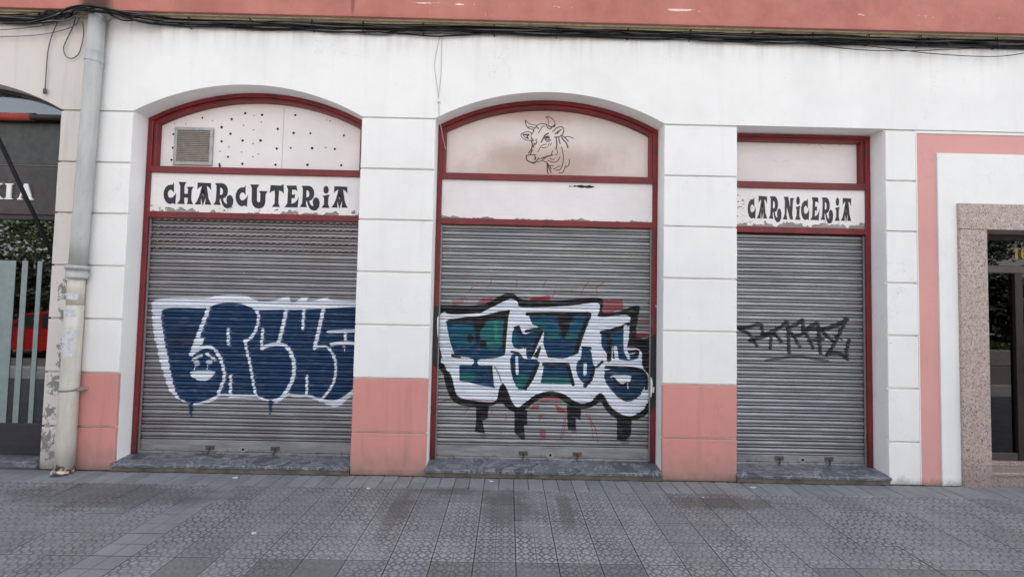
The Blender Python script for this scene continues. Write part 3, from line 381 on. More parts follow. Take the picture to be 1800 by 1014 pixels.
WORD_CARNICERIA = [([(2.767,3.107),(2.757,3.079),(2.744,3.077),(2.724,3.072),(2.704,3.044),(2.693,3.0),(2.691,2.963),(2.694,2.92),(2.708,2.88),(2.726,2.859),(2.742,2.854),(2.759,2.866),(2.777,2.849),(2.784,2.99),(2.773,2.959),(2.757,2.934),(2.74,2.924),(2.726,2.939),(2.721,2.97),(2.726,3.001),(2.742,3.02),(2.753,3.011),(2.767,2.987)],None,None),([(2.817,3.117),(2.912,3.112),(2.912,3.026),(2.898,3.06),(2.881,3.079),(2.887,3.01),(2.894,2.928),(2.913,2.859),(2.868,2.86),(2.871,2.896),(2.872,2.94),(2.852,2.843),(2.839,2.937),(2.838,2.896),(2.84,2.859),(2.794,2.86),(2.813,2.901),(2.83,2.971),(2.847,3.078),(2.826,3.056),(2.815,3.033)],[(2.859,3.034),(2.866,2.984),(2.859,2.946),(2.85,2.984)],None),([(2.945,3.115),(3.003,3.116),(3.023,3.097),(3.036,3.059),(3.038,3.015),(3.032,2.977),(3.018,2.948),(3.001,2.935),(3.007,2.9),(3.018,2.879),(3.031,2.874),(3.026,2.92),(3.031,2.961),(3.05,2.98),(3.067,2.965),(3.077,2.921),(3.073,2.864),(3.053,2.826),(3.036,2.819),(3.014,2.828),(2.997,2.862),(2.987,2.913),(2.983,2.935),(2.977,2.931),(2.977,2.893),(2.985,2.859),(2.931,2.861),(2.948,2.902),(2.954,3.019),(2.954,3.083)],[(2.982,3.064),(2.995,3.055),(3.002,3.027),(2.999,2.989),(2.989,2.979),(2.979,2.979)],None),([(3.103,3.115),(3.154,3.115),(3.177,2.989),(3.176,3.101),(3.221,3.102),(3.207,3.062),(3.2,2.918),(3.208,2.855),(3.172,2.856),(3.139,2.996),(3.133,2.909),(3.143,2.853),(3.091,2.854),(3.113,2.916),(3.115,3.068)],None,None),([(3.237,2.998),(3.292,3.016),(3.282,2.969),(3.281,2.9),(3.291,2.853),(3.23,2.853),(3.248,2.899),(3.25,2.972)],None,[(3.287,3.072),(3.284,3.051),(3.279,3.034),(3.27,3.025),(3.261,3.025),(3.253,3.034),(3.247,3.05),(3.245,3.071),(3.247,3.092),(3.253,3.109),(3.261,3.119),(3.271,3.119),(3.279,3.11),(3.285,3.093)]),([(3.379,3.106),(3.369,3.077),(3.354,3.075),(3.334,3.07),(3.314,3.042),(3.302,2.998),(3.3,2.961),(3.304,2.918),(3.317,2.878),(3.335,2.857),(3.351,2.852),(3.369,2.864),(3.387,2.847),(3.395,2.988),(3.384,2.957),(3.368,2.932),(3.35,2.922),(3.336,2.937),(3.331,2.968),(3.336,2.999),(3.352,3.018),(3.364,3.009),(3.378,2.985)],None,None),([(3.422,3.115),(3.494,3.116),(3.502,3.05),(3.485,3.064),(3.463,3.064),(3.461,3.007),(3.475,3.008),(3.484,3.021),(3.479,2.953),(3.47,2.966),(3.459,2.962),(3.456,2.898),(3.479,2.909),(3.498,2.94),(3.51,2.986),(3.501,2.853),(3.406,2.855),(3.427,2.901),(3.434,3.067)],None,None),([(3.537,3.116),(3.595,3.116),(3.614,3.097),(3.627,3.059),(3.629,3.015),(3.623,2.976),(3.609,2.948),(3.591,2.935),(3.597,2.9),(3.608,2.878),(3.621,2.874),(3.616,2.919),(3.621,2.961),(3.64,2.98),(3.657,2.965),(3.667,2.92),(3.662,2.863),(3.643,2.825),(3.625,2.818),(3.604,2.827),(3.587,2.862),(3.578,2.912),(3.574,2.934),(3.568,2.931),(3.568,2.893),(3.576,2.858),(3.522,2.86),(3.539,2.902),(3.546,3.019),(3.546,3.083)],[(3.573,3.064),(3.587,3.055),(3.593,3.027),(3.59,2.988),(3.58,2.979),(3.571,2.978)],None),([(3.689,2.997),(3.741,3.015),(3.732,2.967),(3.73,2.898),(3.74,2.851),(3.683,2.851),(3.7,2.897),(3.702,2.97)],None,[(3.736,3.071),(3.734,3.05),(3.729,3.033),(3.721,3.023),(3.712,3.023),(3.705,3.032),(3.699,3.049),(3.697,3.07),(3.7,3.091),(3.705,3.108),(3.713,3.117),(3.722,3.117),(3.729,3.108),(3.735,3.092)]),([(3.778,3.115),(3.873,3.111),(3.872,3.023),(3.859,3.058),(3.842,3.077),(3.848,3.006),(3.854,2.924),(3.873,2.853),(3.827,2.854),(3.831,2.891),(3.833,2.936),(3.812,2.837),(3.8,2.932),(3.798,2.89),(3.8,2.853),(3.753,2.854),(3.773,2.896),(3.79,2.967),(3.808,3.076),(3.787,3.053),(3.776,3.03)],[(3.82,3.031),(3.826,2.98),(3.819,2.942),(3.811,2.98)],None)]
PANEL_HOLES = [(-3.563,3.891),(-3.226,3.884),(-3.075,3.957),(-2.881,3.942),(-2.501,3.949),(-3.337,3.787),(-3.233,3.713),(-2.695,3.783),(-2.512,3.74),(-2.319,3.741),(-1.935,3.727),(-3.329,3.622),(-3.091,3.638),(-2.886,3.643),(-2.697,3.555),(-2.538,3.565),(-2.293,3.569),(-2.033,3.565),(-3.248,3.444),(-3.081,3.368),(-2.703,3.366),(-2.338,3.374),(-1.953,3.379),(-3.884,3.693),(-3.881,3.535),(-3.89,3.394),(-3.342,3.358),(-3.337,3.337)]
PANEL_PINHOLES = [(-3.874,3.813),(-3.748,3.816),(-3.444,3.863),(-2.971,3.933),(-2.887,3.859),(-3.086,3.815),(-2.97,3.766),(-2.969,3.606),(-3.242,3.562),(-3.343,3.507),(-3.097,3.505),(-2.964,3.453),(-2.904,3.488),(-2.137,3.579),(-2.14,3.901),(-2.099,3.89)]

# ---- paint drawings baked from outlines into generated image data blocks
def raster(strokes, rect, res, sup=2):
    x0, x1, z0, z1 = rect
    W, H = int((x1 - x0) / res) * sup, int((z1 - z0) / res) * sup
    r = res / sup
    rgb = np.zeros((H, W, 3), np.float32)
    al = np.zeros((H, W), np.float32)
    def lay(mask, ys, xs, col, a):
        c = np.array(col, np.float32) / 255.0
        m = mask.astype(np.float32) * a
        sub = rgb[ys, xs]; sa = al[ys, xs]
        na = sa + m * (1 - sa)
        k = np.where(na > 1e-6, m / np.maximum(na, 1e-6), 0)[..., None]
        rgb[ys, xs] = sub * (1 - k) + c * k
        al[ys, xs] = na
    for kind, col, a, par, pts in strokes:
        p = np.array([((x - x0) / r, (z - z0) / r) for x, z in pts], np.float32)
        if kind == 'p':
            for _ in range(int(par) * (2 if len(p) > 12 else 1)):
                q = np.roll(p, -1, 0)
                p = np.stack([p * 0.75 + q * 0.25, p * 0.25 + q * 0.75], 1).reshape(-1, 2)
            lo = np.maximum(np.floor(p.min(0)).astype(int), 0); hi = np.minimum(np.ceil(p.max(0)).astype(int) + 1, (W, H))
            if (hi <= lo).any(): continue
            gx, gy = np.meshgrid(np.arange(lo[0], hi[0]) + 0.5, np.arange(lo[1], hi[1]) + 0.5)
            ins = np.zeros(gx.shape, bool)
            for i in range(len(p)):
                ax, ay = p[i]; bx, by = p[(i + 1) % len(p)]
                if ay == by: continue
                cr = (ay > gy) != (by > gy)
                ins ^= cr & (gx < (bx - ax) * (gy - ay) / (by - ay) + ax)
            lay(ins, slice(lo[1], hi[1]), slice(lo[0], hi[0]), col, a)
        else:
            for _ in range(2):
                if len(p) > 2:
                    q = np.stack([p[:-1] * 0.75 + p[1:] * 0.25, p[:-1] * 0.25 + p[1:] * 0.75], 1).reshape(-1, 2)
                    p = np.concatenate([p[:1], q, p[-1:]])
            hw = par / r / 2
            lo = np.maximum(np.floor(p.min(0) - hw - 1).astype(int), 0); hi = np.minimum(np.ceil(p.max(0) + hw + 2).astype(int), (W, H))
            if (hi <= lo).any(): continue
            gx, gy = np.meshgrid(np.arange(lo[0], hi[0]) + 0.5, np.arange(lo[1], hi[1]) + 0.5)
            d = np.full(gx.shape, 1e9, np.float32)
            for i in range(len(p) - 1):
                v = p[i + 1] - p[i]; L = max(float(v @ v), 1e-6)
                t = np.clip(((gx - p[i][0]) * v[0] + (gy - p[i][1]) * v[1]) / L, 0, 1)
                d = np.minimum(d, (gx - p[i][0] - t * v[0]) ** 2 + (gy - p[i][1] - t * v[1]) ** 2)
            d = np.sqrt(d)
            lay(np.clip(hw + 0.5 - d, 0, 1), slice(lo[1], hi[1]), slice(lo[0], hi[0]), col, a)
    # average down, premultiplied
    pm = (rgb * al[..., None]).reshape(H // sup, sup, W // sup, sup, 3).mean((1, 3))
    a2 = al.reshape(H // sup, sup, W // sup, sup).mean((1, 3))
    # keep paint colour under soft edges
    col = pm / np.maximum(a2, 1e-4)[..., None]
    return np.concatenate([col, a2[..., None]], 2)

def drawing_image(name, strokes, rect, res):
    px = raster(strokes, rect, res)
    img = bpy.data.images.new(name, px.shape[1], px.shape[0], alpha=True)
    img.alpha_mode = 'CHANNEL_PACKED'
    img.pixels.foreach_set(px.astype(np.float32).ravel())
    img.update()
    img.pack()
    return img

def drawing_nodes(nt, img, rect, x, z, wob=None):
    x0, x1, z0, z1 = rect
    u = ma(nt, 'DIVIDE', ma(nt, 'SUBTRACT', x, x0), x1 - x0)
    v = ma(nt, 'DIVIDE', ma(nt, 'SUBTRACT', z, z0), z1 - z0)
    vec = nd(nt, 'ShaderNodeCombineXYZ', {0: u, 1: v})
    t = nd(nt, 'ShaderNodeTexImage', {'Vector': vec.outputs[0]}, image=img, extension='CLIP', interpolation='Linear')
    return t.outputs['Color'], t.outputs['Alpha']

R1, R2, R3, RC = (-4.15, -1.5, 0.1, 2.1), (-0.95, 1.80, 0.1, 2.1), (2.45, 4.1, 0.9, 1.9), (-0.85, 1.7, 3.2, 4.2)
IMG1 = drawing_image('blue_bubble_lettering', GRAFFITI_ONE, R1, 0.0025)
IMG2 = drawing_image('block_lettering', GRAFFITI_TWO, R2, 0.0025)
IMG3 = drawing_image('black_tag', GRAFFITI_TAG, R3, 0.0025)
IMGC = drawing_image('cow_head_lines', [('s', (66, 48, 44), 0.95, max(w, 0.009), p) for w, p in COW_STROKES], RC, 0.0016)

def shutter_mat(name, img=None, rect=None, tone=(0.30, 0.295, 0.30), holes=False, tint=(0.23, 0.22, 0.225)):
    m, nt, b = new_mat(name, 0.42, 0.6)
    pos, x, y, z = wpos(nt)
    st = noise(nt, scaled(nt, pos, (2.2, 1.0, 40.0)), 1.0, 5, 0.65)
    big = noise(nt, scaled(nt, pos, (1.0, 1.0, 1.6)), 1.4, 4, 0.6)
    fine = noise(nt, pos, 26.0, 4, 0.65)
    c = mix(nt, ss(nt, st, 0.3, 0.72), tone, tuple(v * 0.66 for v in tone))
    c = mix(nt, ma(nt, 'MULTIPLY', ss(nt, big, 0.42, 0.68), 0.5), c, tint)
    c = mix(nt, ma(nt, 'MULTIPLY', ss(nt, fine, 0.58, 0.74), 0.35), c, (0.13, 0.12, 0.12))
    c = mix(nt, ss(nt, noise(nt, pos, 34.0, 2, 0.4), 0.775, 0.79), c, (0.62, 0.62, 0.63))
    # brown road dirt on the lowest slats
    low = ma(nt, 'MULTIPLY', ss(nt, z, 0.75, 0.1), ss(nt, big, 0.3, 0.65))
    c = mix(nt, ma(nt, 'MULTIPLY', low, 0.35), c, (0.15, 0.125, 0.11))
    metal = 0.35
    if img is not None:
        ic, ia = drawing_nodes(nt, img, rect, x, z)
        # sprayed paint: a little thin where the slats curl away and where it has worn
        wornp = ss(nt, noise(nt, scaled(nt, pos, (3.0, 1.0, 14.0)), 3.0, 5, 0.6), 0.30, 0.50, 0.80, 1.0)
        fac = ma(nt, 'MULTIPLY', ia, wornp)
        tone2 = mix(nt, ss(nt, st, 0.3, 0.75), (1, 1, 1), (0.74, 0.76, 0.80))
        pc = mix(nt, 1.0, ic, tone2, 'MULTIPLY')
        c = mix(nt, fac, c, pc)
        nt.links.new(ma(nt, 'MULTIPLY_ADD', fac, -0.58, 0.6), b.inputs['Metallic'])
    setc(nt, b, c)
    rg = ss(nt, st, 0.2, 0.8, 0.34, 0.55)
    nt.links.new(ma(nt, 'MULTIPLY_ADD', fac, 0.16, rg) if img is not None else rg, b.inputs['Roughness'])
    bump(nt, b, ma(nt, 'ADD', ma(nt, 'MULTIPLY', big, 1.5), noise(nt, scaled(nt, pos, (1.6, 1, 9.0)), 3.0, 4, 0.6)), 0.5, 0.014)
    if holes:
        # two staggered rows of slots punched through every slat
        out = nt.nodes['Material Output']
        row = ma(nt, 'FRACT', ma(nt, 'DIVIDE', ma(nt, 'SUBTRACT', 2.6537, z), 0.080))
        def slots(ox, per, ln, r0, hh):
            fx = ma(nt, 'ABSOLUTE', ma(nt, 'SUBTRACT', ma(nt, 'FRACT', ma(nt, 'DIVIDE', ma(nt, 'ADD', x, ox), per)), 0.5))
            fz = ma(nt, 'ABSOLUTE', ma(nt, 'SUBTRACT', row, r0))
            return ma(nt, 'MULTIPLY', ma(nt, 'LESS_THAN', fx, ln), ma(nt, 'LESS_THAN', fz, hh))
        mk = ma(nt, 'MAXIMUM', ma(nt, 'MAXIMUM', slots(10.0, 0.0745, 0.27, 0.40, 0.062), slots(10.037, 0.0745, 0.08, 0.22, 0.045)), slots(10.037, 0.0745, 0.13, 0.60, 0.05))
        tr = nd(nt, 'ShaderNodeBsdfTransparent')
        mx = nd(nt, 'ShaderNodeMixShader', {0: mk, 1: b.outputs[0], 2: tr.outputs[0]})
        nt.links.new(mx.outputs[0], out.inputs['Surface'])
    return m

M_SH1 = shutter_mat('galvanised_shutter_blue_letters', IMG1, R1, (0.39, 0.385, 0.405), tint=(0.24, 0.225, 0.225))
M_SH1H = shutter_mat('perforated_shutter', None, None, (0.40, 0.37, 0.375), holes=True)
M_SH2 = shutter_mat('galvanised_shutter_block_letters', IMG2, R2, (0.41, 0.418, 0.43), tint=(0.27, 0.275, 0.28))
M_SH3 = shutter_mat('galvanised_shutter_tag', IMG3, R3, (0.41, 0.41, 0.43), tint=(0.27, 0.27, 0.285))

def red_mat(img=None, rect=None):
    m, nt, b = new_mat('red_frame_paint' + ('_sprayed' if img else ''), 0.42)
    pos, x, y, z = wpos(nt)
    n1 = noise(nt, scaled(nt, pos, (2, 2, 2)), 3.0, 5, 0.6)
    n2 = noise(nt, pos, 26.0, 4, 0.6)
    c = mix(nt, ss(nt, n1, 0.3, 0.7), srgb(122, 24, 30), srgb(96, 24, 31))
    c = mix(nt, ma(nt, 'MULTIPLY', ss(nt, n2, 0.62, 0.75), 0.35), c, srgb(70, 20, 24))
    chips = ss(nt, noise(nt, scaled(nt, pos, (1, 1, 2.0)), 17.0, 5, 0.75), 0.69, 0.70)
    c = mix(nt, chips, c, srgb(120, 100, 92))
    low = ma(nt, 'MULTIPLY', ss(nt, ma(nt, 'ADD', z, ma(nt, 'MULTIPLY', n1, 0.4)), 0.75, 0.3), 0.6)
    c = mix(nt, low, c, srgb(60, 26, 26))
    if img is not None:
        ic, ia = drawing_nodes(nt, img, rect, x, z)
        c = mix(nt, ia, c, ic)
    setc(nt, b, c)
    bump(nt, b, ma(nt, 'ADD', n2, noise(nt, scaled(nt, pos, (40, 40, 3)), 1.0, 3, 0.5)), 0.2, 0.004)
    return m
M_RED = red_mat()
M_RED_SPRAY = red_mat(IMG2, R2)

def board_mat(name, base, kind):
    m, nt, b = new_mat(name, 0.62, spec=0.3)
    pos, x, y, z = wpos(nt)
    n1 = noise(nt, pos, 2.2, 5, 0.6)
    grain = noise(nt, scaled(nt, pos, (3.0, 3.0, 55.0)), 1.0, 5, 0.65)
    c = mix(nt, ss(nt, n1, 0.3, 0.75), base, tuple(v * 0.90 for v in base))
    c = mix(nt, ma(nt, 'MULTIPLY', ss(nt, grain, 0.55, 0.75), 0.25), c, tuple(v * 0.72 for v in base))
    crack = ss(nt, noise(nt, scaled(nt, pos, (2.6, 2.6, 30.0)), 1.3, 6, 0.7), 0.70, 0.715)
    if kind == 'cow':
        # airbrushed tan haze painted round the drawing
        f1 = ss(nt, ma(nt, 'ADD', blob(nt, x, z, 0.35, 3.42, 1.25, 0.36), ma(nt, 'MULTIPLY', ma(nt, 'SUBTRACT', n1, 0.5), 0.9)), -0.05, 0.75)
        c = mix(nt, ma(nt, 'MULTIPLY', f1, 0.60), c, srgb(160, 130, 112))
        f2 = ss(nt, ma(nt, 'ADD', blob(nt, x, z, 0.4, 4.02, 0.95, 0.16), ma(nt, 'MULTIPLY', ma(nt, 'SUBTRACT', n1, 0.5), 0.9)), 0.0, 0.8)
        c = mix(nt, ma(nt, 'MULTIPLY', f2, 0.45), c, srgb(178, 132, 120))
        ic, ia = drawing_nodes(nt, IMGC, RC, x, z)
        c = mix(nt, ia, c, ic)
        crack = ma(nt, 'MULTIPLY', crack, 0.2)
    if kind in ('sign_a', 'sign_b', 'blank'):
        # flaked along the bottom edge
        np_ = noise(nt, scaled(nt, pos, (1.0, 1.0, 1.3)), 7.5, 6, 0.62)
        band = ma(nt, 'MULTIPLY_ADD', np_, 0.36 if kind != 'blank' else 0.16, -0.172 if kind != 'blank' else -0.082)
        edge = ma(nt, 'SUBTRACT', ma(nt, 'SUBTRACT', z, 2.785), band)
        pk = ss(nt, edge, 0.004, -0.002)
        c = mix(nt, pk, c, mix(nt, ss(nt, grain, 0.3, 0.7), (0.36, 0.33, 0.32), (0.20, 0.175, 0.165)))
        rim = ss(nt, ma(nt, 'ABSOLUTE', ma(nt, 'SUBTRACT', edge, 0.003)), 0.006, 0.002)
        c = mix(nt, ma(nt, 'MULTIPLY', rim, 0.75), c, (0.07, 0.05, 0.05))
        if kind == 'sign_b':
            side = ma(nt, 'MULTIPLY', ss(nt, x, 2.83, 2.62), ss(nt, noise(nt, scaled(nt, pos, (1, 1, 2.2)), 16.0, 4, 0.7), 0.60, 0.62))
            c = mix(nt, side, c, (0.16, 0.12, 0.11))
        crack = ma(nt, 'MULTIPLY', crack, 0.75)
    if kind == 'blank':
        gash = ss(nt, ma(nt, 'ADD', blob(nt, x, z, 0.83, 3.178, 0.20, 0.022), ma(nt, 'MULTIPLY', ma(nt, 'SUBTRACT', noise(nt, pos, 22.0, 4, 0.7), 0.5), 1.9)), 0.30, 0.36)
        c = mix(nt, gash, c, (0.025, 0.02, 0.018))
    if kind == 'plain':
        scr = ss(nt, ma(nt, 'ABSOLUTE', ma(nt, 'SUBTRACT', noise(nt, pos, 2.6, 2, 0.5), 0.5)), 0.008, 0.003)
        reg = ma(nt, 'MULTIPLY', ss(nt, z, 3.5, 3.6), ss(nt, noise(nt, pos, 5.0, 2), 0.5, 0.6))
        c = mix(nt, ma(nt, 'MULTIPLY', ma(nt, 'MULTIPLY', scr, reg), 0.6), c, (0.2, 0.18, 0.2))
        crack = ma(nt, 'MULTIPLY', crack, 0.15)
    c = mix(nt, ma(nt, 'MULTIPLY', crack, 0.55), c, (0.14, 0.11, 0.10))
    setc(nt, b, c)
    bump(nt, b, grain, 0.15, 0.004)
    return m
M_BOARD_VENT = board_mat('white_ply_drilled', srgb(234, 228, 227), 'vent')
M_BOARD_COW = board_mat('white_ply_cow_drawing', srgb(226, 215, 210), 'cow')
M_BOARD_PLAIN = board_mat('white_ply_plain', srgb(231, 224, 223), 'plain')
M_SIGN_A = board_mat('white_sign_board', srgb(234, 231, 230), 'sign_a')
M_SIGN_B = board_mat('white_sign_board_cracked', srgb(234, 230, 229), 'sign_b')
M_BLANK = board_mat('white_blank_board', srgb(230, 226, 225), 'blank')
M_LETTER = simple('black_sign_paint', srgb(40, 40, 48), 0.6, var=0.3, bmp=0.05)
M_LETTER2 = simple('olive_black_sign_paint', srgb(56, 54, 52), 0.6, var=0.3, bmp=0.05)
M_HOLE_SHADE = simple('hole_shade_black', (0.01, 0.01, 0.01), 0.9, bmp=0)  # black colour that stands for the shade inside holes
M_ALU = simple('dull_aluminium', (0.42, 0.41, 0.40), 0.45, 0.5, var=0.2)
M_ALU_DARK = simple('dusty_louvre', (0.40, 0.36, 0.32), 0.6, 0.2, var=0.25)
M_RUST = simple('rusty_lock_plate', (0.12, 0.055, 0.03), 0.8, var=0.5, scale=30)
M_GALV = simple('galvanised_bar', (0.30, 0.30, 0.305), 0.45, 0.4, var=0.3, stretch=(2, 1, 20))

def bottom_bar_mat():
    m, nt, b = new_mat('bottom_bar_steel', 0.48, 0.35)
    pos, x, y, z = wpos(nt)
    st = noise(nt, scaled(nt, pos, (2.5, 1, 18)), 1.0, 5, 0.65)
    f_ = noise(nt, pos, 16.0, 5, 0.65)
    c = mix(nt, ss(nt, st, 0.3, 0.7), (0.36, 0.365, 0.375), (0.22, 0.22, 0.23))
    r_ = ma(nt, 'MULTIPLY', ss(nt, f_, 0.50, 0.66), ss(nt, z, 0.19, 0.10))
    c = mix(nt, ma(nt, 'MULTIPLY', r_, 0.85), c, (0.10, 0.05, 0.03))
    setc(nt, b, c)
    bump(nt, b, f_, 0.2, 0.004)
    return m
M_BAR = bottom_bar_mat()
M_LOCK = simple('grimy_lock_plate', (0.13, 0.12, 0.115), 0.6, 0.3, var=0.5, scale=30)

def marble():
    m, nt, b = new_mat('veined_grey_marble', 0.38)
    pos, x, y, z = wpos(nt)
    wv = noise(nt, scaled(nt, pos, (1.0, 1.6, 1.6)), 3.4, 6, 0.65, 1.6)
    vein = ss(nt, ma(nt, 'ABSOLUTE', ma(nt, 'SUBTRACT', wv, 0.5)), 0.035, 0.0)
    w2 = noise(nt, pos, 11.0, 6, 0.7, 1.0)
    v2 = ss(nt, ma(nt, 'ABSOLUTE', ma(nt, 'SUBTRACT', w2, 0.5)), 0.03, 0.0)
    c = mix(nt, ss(nt, wv, 0.3, 0.7), (0.055, 0.064, 0.078), (0.105, 0.117, 0.136))
    c = mix(nt, ma(nt, 'MULTIPLY', v2, 0.28), c, (0.30, 0.32, 0.35))
    c = mix(nt, ma(nt, 'MULTIPLY', vein, 0.55), c, (0.42, 0.44, 0.47))
    c = mix(nt, ma(nt, 'MULTIPLY', ss(nt, noise(nt, pos, 6.0, 5, 0.65), 0.5, 0.75), 0.45), c, (0.10, 0.098, 0.098))
    setc(nt, b, c)
    nt.links.new(ss(nt, w2, 0.2, 0.8, 0.30, 0.55), b.inputs['Roughness'])
    bump(nt, b, ma(nt, 'ADD', w2, noise(nt, pos, 45.0, 4)), 0.25, 0.004)
    return m
M_MARBLE = marble()
M_RISER = simple('stained_concrete_riser', (0.17, 0.145, 0.115), 0.9, var=0.55, scale=6.0, bmp=0.4)

def granite():
    m, nt, b = new_mat('pink_granite', 0.5)
    pos, x, y, z = wpos(nt)
    v1 = nd(nt, 'ShaderNodeTexVoronoi', {'Vector': pos, 'Scale': 95.0})
    n1 = noise(nt, pos, 42.0, 4, 0.75)
    n2 = noise(nt, pos, 75.0, 2, 0.5)
    c = mix(nt, ss(nt, n1, 0.35, 0.65), srgb(192, 175, 166), srgb(160, 142, 134))
    c = mix(nt, ss(nt, n2, 0.585, 0.63), c, srgb(96, 86, 84))
    c = mix(nt, ma(nt, 'MULTIPLY', ss(nt, v1.outputs['Distance'], 0.30, 0.16), ss(nt, n1, 0.52, 0.6)), c, srgb(212, 196, 194))
    low = ma(nt, 'MULTIPLY', ss(nt, ma(nt, 'ADD', z, ma(nt, 'MULTIPLY', noise(nt, pos, 5.0), 0.4)), 0.6, 0.25), 0.4)
    c = mix(nt, low, c, srgb(96, 80, 74))
    setc(nt, b, c)
    bump(nt, b, n1, 0.1, 0.002)
    return m
M_GRANITE = granite()

def glass(name, tint=(0.85, 0.9, 0.9), r0=0.10, density=0.75):
    """Dusty shop glass: clear film with fresnel gloss on top."""
    m = bpy.data.materials.new(name)
    m.use_nodes = True
    nt = m.node_tree
    for n in list(nt.nodes):
        nt.nodes.remove(n)
    out = nt.nodes.new('ShaderNodeOutputMaterial')
    tr = nd(nt, 'ShaderNodeBsdfTransparent', {'Color': tuple(v * density for v in tint) + (1,)})
    gl = nd(nt, 'ShaderNodeBsdfGlossy', {'Color': (0.95, 0.96, 0.97, 1), 'Roughness': 0.012})
    fr = nd(nt, 'ShaderNodeFresnel', {'IOR': 1.55})
    fac = ma(nt, 'MULTIPLY_ADD', fr.outputs[0], 0.9, r0)
    mx = nd(nt, 'ShaderNodeMixShader', {0: fac, 1: tr.outputs[0], 2: gl.outputs[0]})
    nt.links.new(mx.outputs[0], out.inputs['Surface'])
    return m
M_GLASS = glass('shop_window_glass', r0=0.07)
M_GLASS_DOOR = glass('smoked_door_glass', (0.55, 0.45, 0.38), 0.0, 0.55)

CELL, AOFF, STRIP = 0.15, 0.0906, 0.2973
def paving(name, kind):
    m, nt, b = new_mat(name, 0.62, spec=0.45)
    pos, x, y, z = wpos(nt)
    oi = nt.nodes.new('ShaderNodeObjectInfo')
    u = ma(nt, 'FRACT', ma(nt, 'DIVIDE', ma(nt, 'ADD', x, 30.0 - AOFF), CELL))
    v = ma(nt, 'FRACT', ma(nt, 'DIVIDE', ma(nt, 'ADD', y, 30.0 + STRIP), CELL))
    pu, pv = ma(nt, 'ABSOLUTE', ma(nt, 'SUBTRACT', u, 0.5)), ma(nt, 'ABSOLUTE', ma(nt, 'SUBTRACT', v, 0.5))
    grit = noise(nt, pos, 190.0, 3, 0.7)
    mott = noise(nt, pos, 4.0, 5, 0.6)
    wearn = noise(nt, pos, 1.1, 4, 0.55)
    base = mix(nt, 1.0, (0.246, 0.258, 0.270), oi.outputs['Color'], 'MULTIPLY')
    c = mix(nt, ss(nt, mott, 0.3, 0.7), base, mix(nt, 1.0, base, (0.80, 0.80, 0.81), 'MULTIPLY'))
    c = mix(nt, ma(nt, 'MULTIPLY', ss(nt, grit, 0.5, 0.72), 0.35), c, (0.38, 0.39, 0.41))
    h = None
    if kind in ('flower', 'far'):
        du, dv = ma(nt, 'SUBTRACT', pu, 0.225), ma(nt, 'SUBTRACT', pv, 0.225)
        dist = ma(nt, 'SQRT', ma(nt, 'ADD', ma(nt, 'MULTIPLY', du, du), ma(nt, 'MULTIPLY', dv, dv)))
        ring = ma(nt, 'ABSOLUTE', ma(nt, 'SUBTRACT', dist, 0.135))
        outside = ma(nt, 'MULTIPLY', ma(nt, 'LESS_THAN', dist, 0.135), 1.0)
        ln = ma(nt, 'ADD', ma(nt, 'MINIMUM', ma(nt, 'ABSOLUTE', du), ma(nt, 'ABSOLUTE', dv)), outside)
        d = ma(nt, 'MINIMUM', ring, ln)
        g = ss(nt, d, 0.062, 0.026)
        h = g
    if kind != 'edge':
        j = ss(nt, ma(nt, 'MAXIMUM', pu, pv), 0.468, 0.488)
        h = j if h is None else ma(nt, 'MAXIMUM', h, j)
    if h is not None:
        fill = ss(nt, noise(nt, pos, 3.2, 4, 0.6), 0.30, 0.65, 0.55, 0.95)
        c = mix(nt, ma(nt, 'MULTIPLY', h, fill), c, mix(nt, ss(nt, wearn, 0.45, 0.55), (0.085, 0.089, 0.096), (0.135, 0.14, 0.15)))
    # old oil and drip stains in front of the middle doorway
    st = None
    for (cx, cy, rx, ry) in [(0.03, -0.66, 0.34, 0.52), (-0.93, -0.75, 0.14, 0.62), (0.56, -0.68, 0.11, 0.5), (-0.55, -0.34, 0.5, 0.12), (2.1, -0.5, 0.8, 0.18), (-3.6, -0.55, 1.4, 0.34)]:
        q = blob(nt, x, y, cx, cy, rx, ry)
        st = q if st is None else ma(nt, 'MAXIMUM', st, q)
    stn = ma(nt, 'ADD', st, ma(nt, 'MULTIPLY', ma(nt, 'SUBTRACT', noise(nt, pos, 7.0, 7, 0.72), 0.5), 2.0))
    c = mix(nt, ma(nt, 'MULTIPLY', ss(nt, stn, 0.10, 0.55), 0.50), c, (0.070, 0.066, 0.062))
    # gum spots
    vor = nd(nt, 'ShaderNodeTexVoronoi', {'Vector': scaled(nt, pos, (1, 1, 0)), 'Scale': 2.3, 'Randomness': 1.0})
    c = mix(nt, ma(nt, 'MULTIPLY', ss(nt, vor.outputs['Distance'], 0.036, 0.026), 0.5), c, (0.08, 0.08, 0.085))
    setc(nt, b, c)
    nt.links.new(ss(nt, mott, 0.25, 0.75, 0.46, 0.68), b.inputs['Roughness'])
    hh = ma(nt, 'MULTIPLY', grit, 0.10)
    if h is not None:
        hh = ma(nt, 'SUBTRACT', hh, h)
    bump(nt, b, hh, 0.8, 0.006)
    return m
M_PAVE = paving('flower_pattern_paving', 'flower')
M_PAVE_PLAIN = paving('plain_square_paving', 'plain')
M_PAVE_EDGE = paving('plain_edge_paving', 'edge')
M_ASPHALT = simple('asphalt', (0.085, 0.085, 0.088), 0.85, var=0.3, scale=40)
M_KERB = simple('granite_kerb', (0.28, 0.275, 0.27), 0.8)

